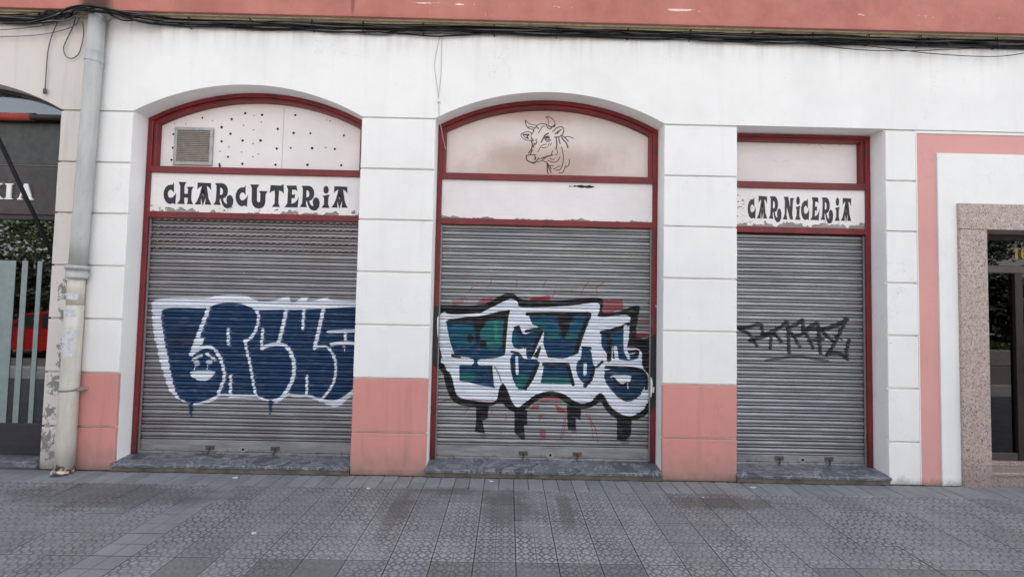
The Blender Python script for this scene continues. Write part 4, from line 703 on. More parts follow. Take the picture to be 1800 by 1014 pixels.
# ---------------------------------------------------------------- ground
XL, XR = -9.0, 9.0
pave = tag(link('pavement', mesh('pavement', [(-60, -6.0, -0.014), (60, -6.0, -0.014), (60, 0.6, -0.014), (-60, 0.6, -0.014)], [(0, 1, 2, 3)], M_MORTAR)), kind='structure')
outer = link('outer_paving', mesh('outer_paving', [(-60, -6.0, -0.006), (60, -6.0, -0.006), (60, -STRIP - 1.803, -0.006), (-60, -STRIP - 1.803, -0.006)], [(0, 1, 2, 3)], paving('flower_paving_beyond', 'far')), pave)
for s_ in (-1, 1):
    x0, x1 = (-60, AOFF - 45 * CELL + 0.0) if s_ < 0 else (AOFF + 43 * CELL, 60)
    sd = link('outer_paving', mesh('outer_paving', [(x0, -STRIP - 1.803, -0.006), (x1, -STRIP - 1.803, -0.006), (x1, 0.3, -0.006), (x0, 0.3, -0.006)], [(0, 1, 2, 3)], outer.data.materials[0]), pave)
slab_me = {}
for key, mt in (('f', M_PAVE), ('p', M_PAVE_PLAIN)):
    slab_me[key] = box_mesh('paving_slab', -0.1477, 0.1477, -0.1470, 0.1470, -0.03, 0.0, mt, 0.0022)
edge_me = box_mesh('edge_tile', -0.0722, 0.0722, -0.1462, 0.1462, -0.03, 0.0, M_PAVE_EDGE, 0.002)
edge_half = box_mesh('edge_tile', -0.0722, 0.0722, -0.0715, 0.0715, -0.03, 0.0, M_PAVE_EDGE, 0.002)
def shade(o, v, warm=0.0):
    o.color = (v * (1 + warm), v, v * (1 - warm), 1)
DARK = [(4, -2.45, -1.90), (4, -1.75, -1.05), (4, -0.25, 1.00), (4, 2.1, 3.8)]
for i in range(6):
    for j in range(-22, 21):
        cx, cy = AOFF + CELL * (2 * j + 1), -STRIP - 0.30 * (i + 0.5)
        plain = (j == -10)
        o = link('paving_slab', slab_me['p' if plain else 'f'], pave, (cx, cy, rnd.uniform(-0.0018, 0.0012)))
        o.matrix_parent_inverse = Matrix.Identity(4)
        o.rotation_euler = (rnd.uniform(-0.004, 0.004), rnd.uniform(-0.004, 0.004), rnd.uniform(-0.003, 0.003))
        v = rnd.uniform(0.84, 1.10)
        w = rnd.uniform(-0.02, 0.015)
        if any(i == r and a < cx < b for r, a, b in DARK) or rnd.random() < 0.025:
            v, w = rnd.uniform(0.60, 0.72), rnd.uniform(0.0, 0.05)
        if plain:
            v, w = rnd.uniform(0.78, 0.88), -0.02
        if 1 < i < 4 and -1.1 < cx < 1.1:
            v *= 1.08
        shade(o, v, w)
for j in range(-44, 42):
    cx = AOFF + CELL * (j + 0.5)
    half = (-1.7 < cx < -0.6) or (1.6 < cx < 2.6)
    rows = [(-STRIP / 2, edge_me)] if not half else [(-STRIP * 0.25, edge_half), (-STRIP * 0.75, edge_half)]
    for cy, me in rows:
        o = link('edge_tile', me, pave, (cx, cy, rnd.uniform(-0.002, 0.001)))
        o.matrix_parent_inverse = Matrix.Identity(4)
        o.rotation_euler = (rnd.uniform(-0.005, 0.005), rnd.uniform(-0.006, 0.006), rnd.uniform(-0.006, 0.006))
        shade(o, rnd.uniform(0.76, 0.98), rnd.uniform(-0.03, 0.04))
M_BOUNCE = simple('pale_bounce_stone', (0.40, 0.37, 0.33), 0.8, var=0.2)  # unseen pale paving added across the road to bounce sunlight back
tag(link('bounce_paving', mesh('bounce_paving', [(-90, -39.9, -0.14), (90, -39.9, -0.14), (90, -12.6, -0.14), (-90, -12.6, -0.14)], [(0, 1, 2, 3)], M_BOUNCE)), kind='structure')
tag(box('kerb', -60, 60, -6.25, -6.0, -0.2, -0.002, M_KERB, None, 0.01), kind='structure')
tag(link('road', mesh('road', [(-90, -120, -0.15), (90, -120, -0.15), (90, -6.2, -0.15), (-90, -6.2, -0.15)], [(0, 1, 2, 3)], M_ASPHALT)), kind='structure')

# ---------------------------------------------------------------- the facade
ZJ = [0.0, 0.450, 1.015, 1.580, 2.146, 2.707, 3.261, 3.822]          # course joints
D1, D2, D3, DL = (-4.103, -1.634), (-0.835, 1.660), (2.459, 4.084), (-7.345, -4.878)
SPR, APX = 3.832, 4.150
SPLIT = -4.50
def arc(xa, xb, zs=SPR, za=APX, n=28, off=0.0):
    w, h = (xb - xa) / 2, za - zs
    R = (w * w + h * h) / (2 * h)
    cx, cz = (xa + xb) / 2, za - R
    a0 = math.asin(w / R)
    return [(cx + (R - off) * math.sin(-a0 + 2 * a0 * k / n), cz + (R - off) * math.cos(-a0 + 2 * a0 * k / n)) for k in range(n + 1)]

bld = empty('shop_building', (0, 0, 0), 'white plastered shop building with pink plinth and three shuttered openings', 'building')
ZB = SPR + 0.001
up = [(SPLIT, ZB)] + arc(*D1) + arc(*D2) + [(D3[0], ZB), (XR, ZB), (XR, 4.87), (SPLIT, 4.87)]
prism('wall', up, 0.0, 0.45, M_WHITE, bld)
box('dark_backing', SPLIT, XR, 0.46, 0.50, -0.01, 4.86, M_DARKROOM, bld).location.z = 0  # dark sheet added behind the shutters to stop light leaking through
BACK = 0.030
def block_mesh(x0, x1, y0, y1, z0, z1, mt):
    nx, nz = max(2, int((x1 - x0) / 0.11)), max(2, int((z1 - z0) / 0.11))
    out = [(x0 + (x1 - x0) * k / nx, z0) for k in range(nx)] + [(x1, z0 + (z1 - z0) * k / nz) for k in range(nz)]
    out += [(x1 - (x1 - x0) * k / nx, z1) for k in range(nx)] + [(x0, z1 - (z1 - z0) * k / nz) for k in range(nz)]
    cx, cz = (x0 + x1) / 2, (z0 + z1) / 2
    j = []
    for x, z in out:
        jx, jz = rnd.uniform(0, 0.0028), rnd.uniform(0, 0.0028)
        j.append((x - math.copysign(jx, x - cx), z - math.copysign(jz, z - cz)))
    n = len(j)
    ins = lambda d: [(x - math.copysign(min(d, abs(x - cx)), x - cx), z - math.copysign(min(d, abs(z - cz)), z - cz)) for x, z in j]
    rings = [(y1, j), (y0 + 0.006, j), (y0 + 0.0015, ins(0.0025)), (y0, ins(0.007))]
    v = [(x, y, z) for y, L in rings for x, z in L]
    f = []
    for r_ in range(3):
        for k in range(n):
            a, b_ = r_ * n + k, r_ * n + (k + 1) % n
            f.append((a, b_, b_ + n, a + n))
    f.append(tuple(range(3 * n, 4 * n)))
    return mesh('block', v, f, mt)
def pier(parent, x0, x1, y1, core_mat, mats, name='pier', front=True):
    core = box(name, x0 + 0.0015, x1 - 0.0015, BACK, y1, -0.012, SPR, core_mat, parent)
    for i in range(7):
        z0, z1 = ZJ[i] + (0.0075 if i else 0.002), ZJ[i + 1] - 0.0075
        mt = mats(i)
        bx0, bx1 = x0, x1
        me = block_mesh(bx0, bx1, rnd.uniform(-0.0015, 0.0012), BACK + 0.002, z0, z1, mt)
        link('block', me, core)
    return core
PW = lambda i: M_PINK if i < 2 else M_WHITE
pier(bld, SPLIT, D1[0], 0.45, M_WHITE_LOW, PW)
pier(bld, D1[1], D2[0], 0.45, M_WHITE_LOW, PW)
pier(bld, D2[1], D3[0], 0.45, M_WHITE_LOW, PW)
pier(bld, D3[1], 4.418, 0.45, M_WHITE_LOW, lambda i: M_WHITE)
# plain wall round the entrance: sunk pink band framing a raised white field
box('entrance_wall', 4.4185, 4.852, 0.016, 0.45, -0.012, SPR - 0.002, M_WHITE_LOW, bld)
box('entrance_wall', 4.853, XR, 0.017, 0.45, 3.0, SPR - 0.002, M_WHITE_LOW, bld)
box('entrance_wall', 6.93, XR, 0.018, 0.45, -0.012, 2.999, M_WHITE_LOW, bld)
box('white_edging', 4.421, 4.434, 0.001, 0.02, 0.0, 3.806, M_WHITE, bld, 0.003)
box('white_edging', 4.4345, XR, 0.0005, 0.02, 3.792, 3.815, M_WHITE, bld, 0.003)
prism('pink_band', [(4.4355, 0.0), (4.4355, 3.79), (XR, 3.79), (XR, 3.586), (4.642, 3.586), (4.642, 0.0)], 0.008, 0.025, M_PINK_BAND, bld)
prism('white_field', [(4.650, 0.0), (4.650, 3.578), (XR, 3.578), (XR, 3.026), (4.8505, 3.026), (4.8505, 0.0)], -0.006, 0.03, M_WHITE, bld)
# granite doorcase
box('granite_jamb', 4.852, 5.150, -0.035, 0.30, -0.01, 2.739, M_GRANITE, bld, 0.004)
box('granite_jamb', 6.620, 6.92, -0.035, 0.30, -0.01, 2.739, M_GRANITE, bld, 0.004)
box('granite_lintel', 4.851, 6.921, -0.036, 0.30, 2.742, 3.022, M_GRANITE, bld, 0.004)
# upper floor fascia over the cable run
box('fascia', XL, XR, -0.12, 0.45, 4.872, 5.9, M_FASCIA, bld, 0.006)
box('fascia_drip', XL, XR, -0.121, -0.085, 4.860, 4.878, M_FASCIA, bld, 0.003)
box('soffit_moulding', XL, XR, -0.075, -0.045, 4.855, 4.876, M_SOFFIT, bld, 0.004)
box('soffit_moulding', XL, XR, -0.035, -0.001, 4.845, 4.876, M_SOFFIT, bld, 0.004)
box('soffit_moulding', XL, XR, -0.084, 0.01, 4.864, 4.8725, M_SOFFIT, bld)

# storeys above the frame keep the pavement in shade
box('upper_storeys', -45, 45, 0.02, 12.0, 5.905, 10.4, M_FASCIA, bld)
# ---------------------------------------------------------------- neighbouring facade (left edge)
nb = empty('neighbour_building', (-6.0, 0, 0), 'weathered cream facade with peeling pier left of the drainpipe', 'building')
prism('wall', [(XL, ZB)] + arc(*DL) + [(SPLIT - 0.001, ZB), (SPLIT - 0.001, 4.87), (XL, 4.87)], 0.003, 0.45, M_CREAM, nb)
pier(nb, DL[1], SPLIT - 0.001, 0.45, M_CREAM, lambda i: M_CREAM)
pier(nb, XL, DL[0], 0.45, M_CREAM, lambda i: M_CREAM)

# ---------------------------------------------------------------- three shopfront frames
YF = 0.195
def front_frame(X, name_label, arched, panel_mat, sign_mat, jamb_mat):
    xa, xb = X
    t = empty('shopfront_frame', ((xa + xb) / 2, YF, 0.1), name_label, 'shopfront')
    JW, SW = 0.056, 0.032
    zj = SPR if arched else 3.826
    for s_ in (0, 1):
        x0, x1 = (xa + 0.002, xa + JW) if s_ == 0 else (xb - JW, xb - 0.002)
        box('jamb', x0, x1, YF, 0.40, 0.10, zj - (0.01 if arched else 0.036), jamb_mat, t, 0.004)
        x0, x1 = (xa + JW - 0.004, xa + JW + SW) if s_ == 0 else (xb - JW - SW, xb - JW + 0.004)
        box('stile', x0, x1, YF + 0.018, 0.38, 3.285, zj - (0.0 if arched else 0.069), M_RED, t, 0.004)
    if arched:
        n = 28
        o1, i1, i2 = arc(xa + 0.002, xb - 0.002, SPR, APX - 0.001, n), arc(xa, xb, SPR, APX, n, 0.045), arc(xa, xb, SPR, APX, n, 0.080)
        prism('arch_head', o1 + i1[::-1], YF - 0.004, 0.40, M_RED, t)
        i0 = arc(xa, xb, SPR, APX, n, 0.047)
        prism('arch_bead', i0 + i2[::-1], YF + 0.014, 0.39, M_RED, t)
        ed = arc(xa, xb, SPR, APX, n, 0.03)
        ed = [p for p in ed if xa + 0.06 < p[0] < xb - 0.06]
        pts = [(xa + 0.06, 3.25)] + [(xa + 0.06, ed[0][1] - 0.02)] + ed + [(xb - 0.06, ed[-1][1] - 0.02), (xb - 0.06, 3.25)]
        upper = prism('upper_panel', pts, YF + 0.09, YF + 0.11, panel_mat, t)
    else:
        box('head', xa + 0.002, xb - 0.002, YF - 0.002, 0.40, 3.792, 3.826, M_RED, t, 0.004)
        box('head_bead', xa + 0.004, xb - 0.004, YF + 0.014, 0.39, 3.758, 3.796, M_RED, t, 0.004)
        upper = box('upper_panel', xa + 0.06, xb - 0.06, YF + 0.09, YF + 0.11, 3.25, 3.79, panel_mat, t)
    dz = 0.0 if arched else -0.018
    box('transom', xa + JW - 0.006, xb - JW + 0.006, YF - 0.006, 0.38, 3.222 + dz, 3.296 + dz, M_RED, t, 0.006, 2)
    box('transom', xa + JW - 0.005, xb - JW + 0.005, YF + 0.002, 0.38, 2.715 + dz, 2.784 + dz, M_RED, t, 0.006, 2)
    sg = box('sign_board', xa + JW - 0.003, xb - JW + 0.003, YF + 0.020, YF + 0.045, 2.77 + dz, 3.235 + dz, sign_mat, t)
    return t, upper, sg

def word(letters, y, mat, parent, mirror=None):
    for o, h, d in letters:
        out = [tuple(p) for p in o]
        if h:
            out = keyhole(out, [tuple(p) for p in h])
        l = prism('letter', out, y, y + 0.004, mat, parent)
        if d:
            prism('letter_dot', [tuple(p) for p in d], y, y + 0.004, mat, parent)

f1, up1, sg1 = front_frame(D1, 'red arched frame with black CHARCUTERIA lettering and drilled white panel', True, M_BOARD_VENT, M_SIGN_A, M_RED)
word(WORD_CHARCUTERIA, YF + 0.0188, M_LETTER, sg1)
f2, up2, sg2 = front_frame(D2, 'red arched frame with a cow head drawn on its panel', True, M_BOARD_COW, M_BLANK, M_RED_SPRAY)
f3, up3, sg3 = front_frame(D3, 'red square-headed frame with black CARNICERIA lettering', False, M_BOARD_PLAIN, M_SIGN_B, M_RED)
word(WORD_CARNICERIA, YF + 0.0188, M_LETTER2, sg3)

# black discs painting the shade of drilled holes in the first upper panel
def disc_mesh(name, r, mat):
    n = 10
    v = [(r * math.cos(2 * math.pi * k / n), 0, r * math.sin(2 * math.pi * k / n)) for k in range(n)]
    v += [(x, 0.02, z) for x, y, z in v]
    f = [tuple(range(n))] + [(k, k + n, (k + 1) % n + n, (k + 1) % n) for k in range(n)]
    return mesh(name, v, f, mat)
hole_me, pin_me = disc_mesh('hole', 0.0140, M_HOLE_SHADE), disc_mesh('hole', 0.007, M_HOLE_SHADE)
for L, me in ((PANEL_HOLES, hole_me), (PANEL_PINHOLES, pin_me)):
    for x, z in L:
        o = link('hole', me, up1)
        o.matrix_parent_inverse = Matrix.Identity(4)
        o.location = Vector((x, YF + 0.0887, z)) - world_loc(f1)
        o.matrix_parent_inverse = Matrix.Identity(4)
        o.location = (x, YF + 0.0887, z)
        k = rnd.uniform(0.8, 1.15)
        o.scale = (k, 1, k)
# panel joints (sheets of ply)
box('panel_joint', -2.633, -2.629, YF + 0.0885, YF + 0.095, 3.29, 4.04, M_ALU_DARK, up1)
box('panel_joint', 0.415, 0.418, YF + 0.0885, YF + 0.095, 3.9, 4.05, M_ALU_DARK, up2)
# ventilation grille
vx0, vx1, vz0, vz1 = -3.858, -3.418, 3.337, 3.770
vg = box('vent_grille', vx0 + 0.02, vx1 - 0.02, YF + 0.082, YF + 0.092, vz0 + 0.02, vz1 - 0.02, M_HOLE_SHADE, f1)  # black backing painted as the shade behind the louvres
fw = 0.034
for (a, b_, c_, d_) in [(vx0, vx1, vz1 - fw, vz1), (vx0, vx1, vz0, vz0 + fw), (vx0, vx0 + fw, vz0 + fw, vz1 - fw), (vx1 - fw, vx1, vz0 + fw, vz1 - fw)]:
    box('grille_frame', a, b_, YF + 0.066, YF + 0.09, c_, d_, M_ALU, vg, 0.003)
nl = 17
for k in range(nl):
    zc = vz0 + fw + (vz1 - vz0 - 2 * fw) * (k + 0.5) / nl
    hh = (vz1 - vz0 - 2 * fw) / nl
    pts = [(YF + 0.068, zc - hh * 0.55), (YF + 0.071, zc - hh * 0.62), (YF + 0.084, zc + hh * 0.30), (YF + 0.081, zc + hh * 0.40)]
    prism_x('louvre', pts, vx0 + fw, vx1 - fw, M_ALU_DARK, vg)

# ---------------------------------------------------------------- roller shutters
def slat_profile(p):
    s_ = p / 0.0775
    P_ = [(0.0015, 0.034), (0.0005, 0.006), (-0.0025, -0.0045), (-0.0085, -0.0105), (-0.0175, -0.0140), (-0.0270, -0.0140), (-0.0340, -0.0110), (-0.0395, -0.0030), (-0.0445, 0.0110),
          (-0.0475, 0.0070), (-0.0515, -0.0030), (-0.0575, -0.0070), (-0.0635, -0.0060), (-0.0675, -0.0015), (-0.0685, 0.0330), (-0.0775, 0.0345)]
    return [(z * s_, y) for z, y in P_]

def roller_shutter(X, ztop, pitch, zbar, mats, label, locks):
    xa, xb = X
    t = empty('roller_shutter', ((xa + xb) / 2, 0.255, 0.12), label, 'shutter', None)
    x0, x1 = xa + 0.058, xb - 0.058
    prof = slat_profile(pitch)
    n = len(prof)
    meshes = {}
    z, i = ztop, 0
    while z - pitch > zbar - 0.02:
        mt = mats(i)
        if mt not in meshes:
            segs = 6
            v, f = [], []
            for s_ in range(segs + 1):
                xx = x0 + (x1 - x0) * s_ / segs - (xa + xb) / 2
                v += [(xx, y, zz) for zz, y in prof]
            for s_ in range(segs):
                for k in range(n - 1):
                    a = s_ * n + k
                    f.append((a, a + 1, a + n + 1, a + n))
            meshes[mt] = mesh('slat', v, f, mt)
        o = bpy.data.objects.new('slat', meshes[mt])
        COL.objects.link(o)
        o.parent = t
        o.location = (0, rnd.uniform(-0.0018, 0.0018), z - 0.12)
        o.rotation_euler = (rnd.uniform(-0.07, 0.07), rnd.uniform(-0.0009, 0.0009), rnd.uniform(-0.0012, 0.0012))
        z -= pitch
        i += 1
    bar = box('bottom_bar', x0, x1, 0.243, 0.262, 0.135, z + 0.004, M_BAR, t, 0.003)
    box('bottom_rail', x0, x1, 0.236, 0.270, 0.108, 0.131, M_BAR, t, 0.003)
    for lx, kind in locks:
        lz = 0.165
        if kind == 'boss':
            pts = [(lx + 0.052 * math.cos(a) * (1 if abs(math.cos(a)) > 0.5 else 0.8), lz + 0.032 * math.sin(a)) for a in [2 * math.pi * k / 14 for k in range(14)]]
            pl = prism('lock_plate', pts, 0.236, 0.246, M_ALU, bar)
            v, f = tube_data([(lx, 0.241, lz), (lx, 0.230, lz)], 0.013, 10)
            link('keyhole', mesh('keyhole', v, f, M_HOLE_SHADE), bar)  # black plug painted as the shade in the keyhole
        else:
            box('lock_plate', lx - 0.05, lx + 0.05, 0.238, 0.247, lz - 0.012, lz + 0.036, M_LOCK, bar, 0.003)
            v, f = tube_data([(lx, 0.232, lz + 0.015), (lx + 0.004, 0.226, lz - 0.02), (lx - 0.012, 0.218, lz - 0.045)], 0.0085, 6)
            link('bolt', mesh('bolt', v, f, M_RUST), bar)
    # side channels
    for gx0, gx1 in ((xa + 0.0565, x0 + 0.012), (x1 - 0.012, xb - 0.0565)):
        box('guide_channel', gx0, gx1, 0.222, 0.236, 0.115, ztop, M_GALV, t)
        box('guide_channel', gx0, gx1, 0.275, 0.29, 0.115, ztop, M_GALV, t)
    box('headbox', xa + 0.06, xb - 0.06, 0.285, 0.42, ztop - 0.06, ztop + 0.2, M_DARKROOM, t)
    return t
roller_shutter(D1, 2.6537 + 0.080, 0.080, 0.20, lambda i: M_SH1H if i < 5 else M_SH1, 'grey roller shutter sprayed with dark blue bubble letters outlined in white', [(-3.27, 'bolt'), (-2.90, 'boss'), (-2.55, 'bolt')])
roller_shutter(D2, 2.72, 0.0772, 0.20, lambda i: M_SH2, 'grey roller shutter sprayed with white, teal and black block letters', [(0.20, 'bolt'), (0.50, 'boss'), (0.80, 'bolt')])
roller_shutter(D3, 2.608 + 0.0775, 0.0775, 0.20, lambda i: M_SH3, 'narrow grey roller shutter with a thin black marker tag', [(3.06, 'bolt'), (3.32, 'boss'), (3.62, 'bolt')])

# ---------------------------------------------------------------- marble doorsteps
def doorstep(X, label, chips, z_under, left=0.012, right=0.0):
    xa, xb = X
    t = empty('doorstep', ((xa + xb) / 2, 0, 0), label, 'doorstep', None)
    r_ = random.Random(int(abs(xa) * 100))
    n = 60
    # worn front edge
    f_y = []
    for k in range(n + 1):
        x = xa - left + (xb - xa + left + right) * k / n
        yy = -0.032 + r_.uniform(-0.0015, 0.0015)
        for (cx, w, dep) in chips:
            d = abs(x - cx) / w
            if d < 1:
                yy += dep * (1 - d * d) * r_.uniform(0.7, 1.1)
        f_y.append((x, yy))
    zt0, zt1, zb = 0.084, 0.118, 0.050
    v, f = [], []
    for x, yy in f_y:
        ch = max(0.0, yy + 0.030)
        xi = min(max(x, xa + 0.003), xb - 0.003)
        v += [(x, yy + 0.004, zb), (x, yy, zb + 0.004), (x, yy + ch * 0.5, zt0 - 0.006 - ch * 0.25), (x, yy + 0.005 + ch, zt0), (x, 0.006, zt0 + 0.005), (xi, 0.012, zt0 + 0.006), (xi, 0.42, zt1 + 0.012), (xi, 0.42, zb), (xi, 0.012, zb), (x, 0.006, zb)]
    m_ = 10
    for k in range(n):
        for q in range(m_):
            a, b_ = k * m_ + q, k * m_ + (q + 1) % m_
            f.append((a, b_, b_ + m_, a + m_))
    f.append(tuple(range(m_ - 1, -1, -1)))
    f.append(tuple(range(n * m_, n * m_ + m_)))
    me = mesh('slab', v, f, M_MARBLE)
    bm = bmesh.new(); bm.from_mesh(me); bmesh.ops.recalc_face_normals(bm, faces=bm.faces[:]); bm.to_mesh(me); bm.free()
    link('slab', me, t)
    box('riser', xa - left + 0.01, xb + right - 0.006, -0.018, 0.0, -0.012, zb - 0.0015, M_RISER, t)
    box('riser_core', xa + 0.004, xb - 0.004, 0.0005, 0.42, -0.012, zb - 0.0015, M_RISER, t)
    return t
doorstep(D1, 'chipped dark marble doorstep under the CHARCUTERIA shutter', [(-3.30, 0.14, 0.02), (-3.0, 0.05, 0.012), (-2.42, 0.10, 0.016), (-2.0, 0.22, 0.010)], 0)
doorstep(D2, 'blue-grey veined marble doorstep under the block-letter shutter', [(0.4, 0.05, 0.010), (-0.3, 0.04, 0.006)], 0)
doorstep(D3, 'narrow streaked marble doorstep under the CARNICERIA shutter', [(2.52, 0.05, 0.012)], 0)

# ---------------------------------------------------------------- entrance door with number 16
M_DOORFRAME = simple('dark_bronze_frame', (0.028, 0.020, 0.017), 0.4, 0.3)
M_RAIL = simple('bronze_rail', (0.085, 0.072, 0.065), 0.4, 0.3)
M_GOLD = simple('gold_number', (0.42, 0.25, 0.05), 0.4, 0.3, bmp=0)
ed = empty('entrance_door', (5.88, 0.25, 0.2), 'dark glazed entrance door numbered 16 in granite surround', 'door')
box('head_rail', 5.152, 6.618, 0.22, 0.32, 2.676, 2.740, M_DOORFRAME, ed)
box('frame_post', 5.152, 5.166, 0.23, 0.31, 0.20, 2.675, M_DOORFRAME, ed)
box('frame_post', 6.604, 6.618, 0.23, 0.31, 0.20, 2.675, M_DOORFRAME, ed)
box('transom_bar', 5.167, 6.603, 0.225, 0.30, 2.300, 2.384, M_RAIL, ed, 0.004)
box('mullion', 5.752, 5.84, 0.228, 0.305, 0.20, 2.299, M_DOORFRAME, ed, 0.004)
box('bottom_rail', 5.167, 5.751, 0.235, 0.295, 0.200, 0.280, M_RAIL, ed, 0.004)
box('bottom_rail', 5.841, 6.603, 0.235, 0.295, 0.200, 0.280, M_RAIL, ed, 0.004)
box('transom_pane', 5.167, 6.603, 0.262, 0.268, 2.384, 2.676, M_GLASS_DOOR, ed)
box('side_pane', 5.167, 5.752, 0.262, 0.268, 0.280, 2.300, M_GLASS_DOOR, ed)
box('door_pane', 5.840, 6.603, 0.262, 0.268, 0.280, 2.300, M_GLASS_DOOR, ed)
box('push_bar', 5.90, 5.925, 0.17, 0.195, 0.9, 1.5, M_RAIL, ed, 0.006)
prism('digit_one', [(5.772, 2.553), (5.800, 2.598), (5.824, 2.598), (5.824, 2.468), (5.796, 2.468), (5.796, 2.560), (5.772, 2.545)], 0.2575, 0.2615, M_GOLD, ed)
six_o = [(5.905 + 0.043 * math.cos(a), 2.510 + 0.043 * math.sin(a)) for a in [math.pi * (0.78 - 2.0 * k / 20) for k in range(20)]]
prism('digit_six', keyhole([(5.905 + 0.043 * math.cos(a), 2.511 + 0.043 * math.sin(a)) for a in [math.pi * (0.45 - 1.45 * k / 16) for k in range(17)]] + [(5.864, 2.56), (5.880, 2.588), (5.91, 2.600), (5.935, 2.590), (5.93, 2.572), (5.905, 2.575), (5.890, 2.562), (5.888, 2.545)], [(5.905 + 0.018 * math.cos(a), 2.511 + 0.02 * math.sin(a)) for a in [2 * math.pi * k / 10 for k in range(10)]]), 0.2575, 0.2615, M_GOLD, ed)
st16 = empty('granite_step', (5.88, 0, 0), 'pale granite step below the number 16 door', 'step')
box('tread', 5.153, 6.617, -0.012, 0.40, 0.118, 0.150, M_GRANITE, st16, 0.005)
box('riser', 5.154, 6.616, 0.004, 0.05, -0.012, 0.117, M_GRANITE, st16)
box('threshold', 5.155, 6.615, 0.20, 0.40, 0.1505, 0.198, M_GRANITE, st16, 0.004)
hall = empty('entrance_hall', (5.88, 1.5, 0), 'dim hallway behind the number 16 door glass', 'hallway')
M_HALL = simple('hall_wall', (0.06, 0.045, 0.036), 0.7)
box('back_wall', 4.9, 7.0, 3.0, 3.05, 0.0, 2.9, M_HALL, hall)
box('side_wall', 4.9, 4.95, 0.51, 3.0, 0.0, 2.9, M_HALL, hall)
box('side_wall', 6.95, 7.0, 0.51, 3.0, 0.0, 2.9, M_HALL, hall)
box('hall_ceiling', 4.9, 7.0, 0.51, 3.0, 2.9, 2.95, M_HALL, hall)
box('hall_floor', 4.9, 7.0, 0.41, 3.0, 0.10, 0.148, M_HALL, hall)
# dark backing added against light leaks, rebuilt in two pieces around the entrance
for o in list(bld.children):
    if o.name.startswith('dark_backing'):
        bpy.data.objects.remove(o, do_unlink=True)
box('dark_backing', SPLIT, 4.9, 0.452, 0.50, -0.01, 4.86, M_DARKROOM, bld)
box('dark_backing', 7.0, XR, 0.452, 0.50, -0.01, 4.86, M_DARKROOM, bld)

# ---------------------------------------------------------------- neighbour's shop window (left edge)
M_SIGNBROWN = simple('dark_brown_sign_panel', (0.036, 0.027, 0.026), 0.5)
M_CHAR = simple('charcoal_panel', (0.040, 0.042, 0.038), 0.55)
M_BASE = simple('slate_base_panel', (0.028, 0.028, 0.036), 0.5)
M_SIGNWHITE = simple('white_sign_letter', (0.82, 0.82, 0.80), 0.4, bmp=0)
M_FROST = simple('frosted_film_stripe', (0.23, 0.285, 0.28), 0.5, bmp=0)
M_AWN = simple('red_awning_cloth', (0.36, 0.055, 0.035), 0.8, var=0.3)
sw = empty('shop_window', (-6.1, 0.15, 0.1), 'dark framed neighbouring shop window with frosted stripes and white sign letters', 'shop window')
xa, xb = DL
ed_ = [p for p in arc(xa, xb, SPR, APX, 28, 0.03) if xa + 0.04 < p[0] < xb - 0.04]
prism('arch_pane', [(xa + 0.04, 3.80)] + ed_ + [(xb - 0.04, 3.80)], 0.222, 0.228, M_GLASS, sw)
prism('arch_frame', arc(xa + 0.002, xb - 0.002, SPR, APX - 0.001, 28) + arc(xa, xb, SPR, APX, 28, 0.035)[::-1], 0.19, 0.26, M_DOORFRAME, sw)
box('head_panel', xa + 0.004, xb - 0.004, 0.14, 0.20, 3.262, 3.722, M_CHAR, sw, 0.003)
box('trim_strip', xa + 0.004, xb - 0.004, 0.132, 0.20, 3.242, 3.258, M_RAIL, sw)
sgn = box('sign_panel', xa + 0.004, xb - 0.004, 0.13, 0.20, 2.702, 3.238, M_SIGNBROWN, sw, 0.003)
box('window_head', xa + 0.004, xb - 0.004, 0.15, 0.22, 2.652, 2.698, M_DOORFRAME, sw)
box('window_post', xb - 0.05, xb - 0.004, 0.15, 0.22, 0.10, 2.650, M_DOORFRAME, sw)
box('window_post', xa + 0.004, xa + 0.05, 0.15, 0.22, 0.10, 2.650, M_DOORFRAME, sw)
bp = box('base_panel', xa + 0.051, xb - 0.051, 0.16, 0.22, 0.09, 0.422, M_BASE, sw, 0.004)
box('base_bead', xa + 0.052, xb - 0.052, 0.152, 0.17, 0.17, 0.185, M_BASE, bp)
box('window_pane', xa + 0.051, xb - 0.051, 0.182, 0.188, 0.423, 2.651, M_GLASS, sw)
for (sx0, sx1) in [(-5.9, -5.455), (-5.385, -5.323), (-5.217, -5.166), (-6.3, -6.24), (-6.5, -6.44)]:
    box('frosted_stripe', sx0, sx1, 0.1775, 0.1800, 0.424, 2.195, M_FROST, sw)
yk = 0.116
def bar_letter(polys):
    for p in polys:
        prism('letter', p, yk, yk + 0.013, M_SIGNWHITE, sgn)
bar_letter([[(-5.560, 3.038), (-5.474, 3.038), (-5.474, 3.026), (-5.492, 3.022), (-5.492, 2.878), (-5.474, 2.874), (-5.474, 2.862), (-5.560, 2.862), (-5.560, 2.874), (-5.542, 2.878), (-5.542, 3.022), (-5.560, 3.026)]])
Aout = [(-5.352, 3.040), (-5.318, 3.040), (-5.262, 2.876), (-5.244, 2.873), (-5.244, 2.862), (-5.330, 2.862), (-5.330, 2.873), (-5.310, 2.877), (-5.322, 2.912), (-5.376, 2.912), (-5.385, 2.879), (-5.366, 2.874), (-5.366, 2.862), (-5.420, 2.862), (-5.420, 2.873), (-5.404, 2.877)]
bar_letter([keyhole(Aout, [(-5.350, 2.990), (-5.326, 2.924), (-5.373, 2.924)])])
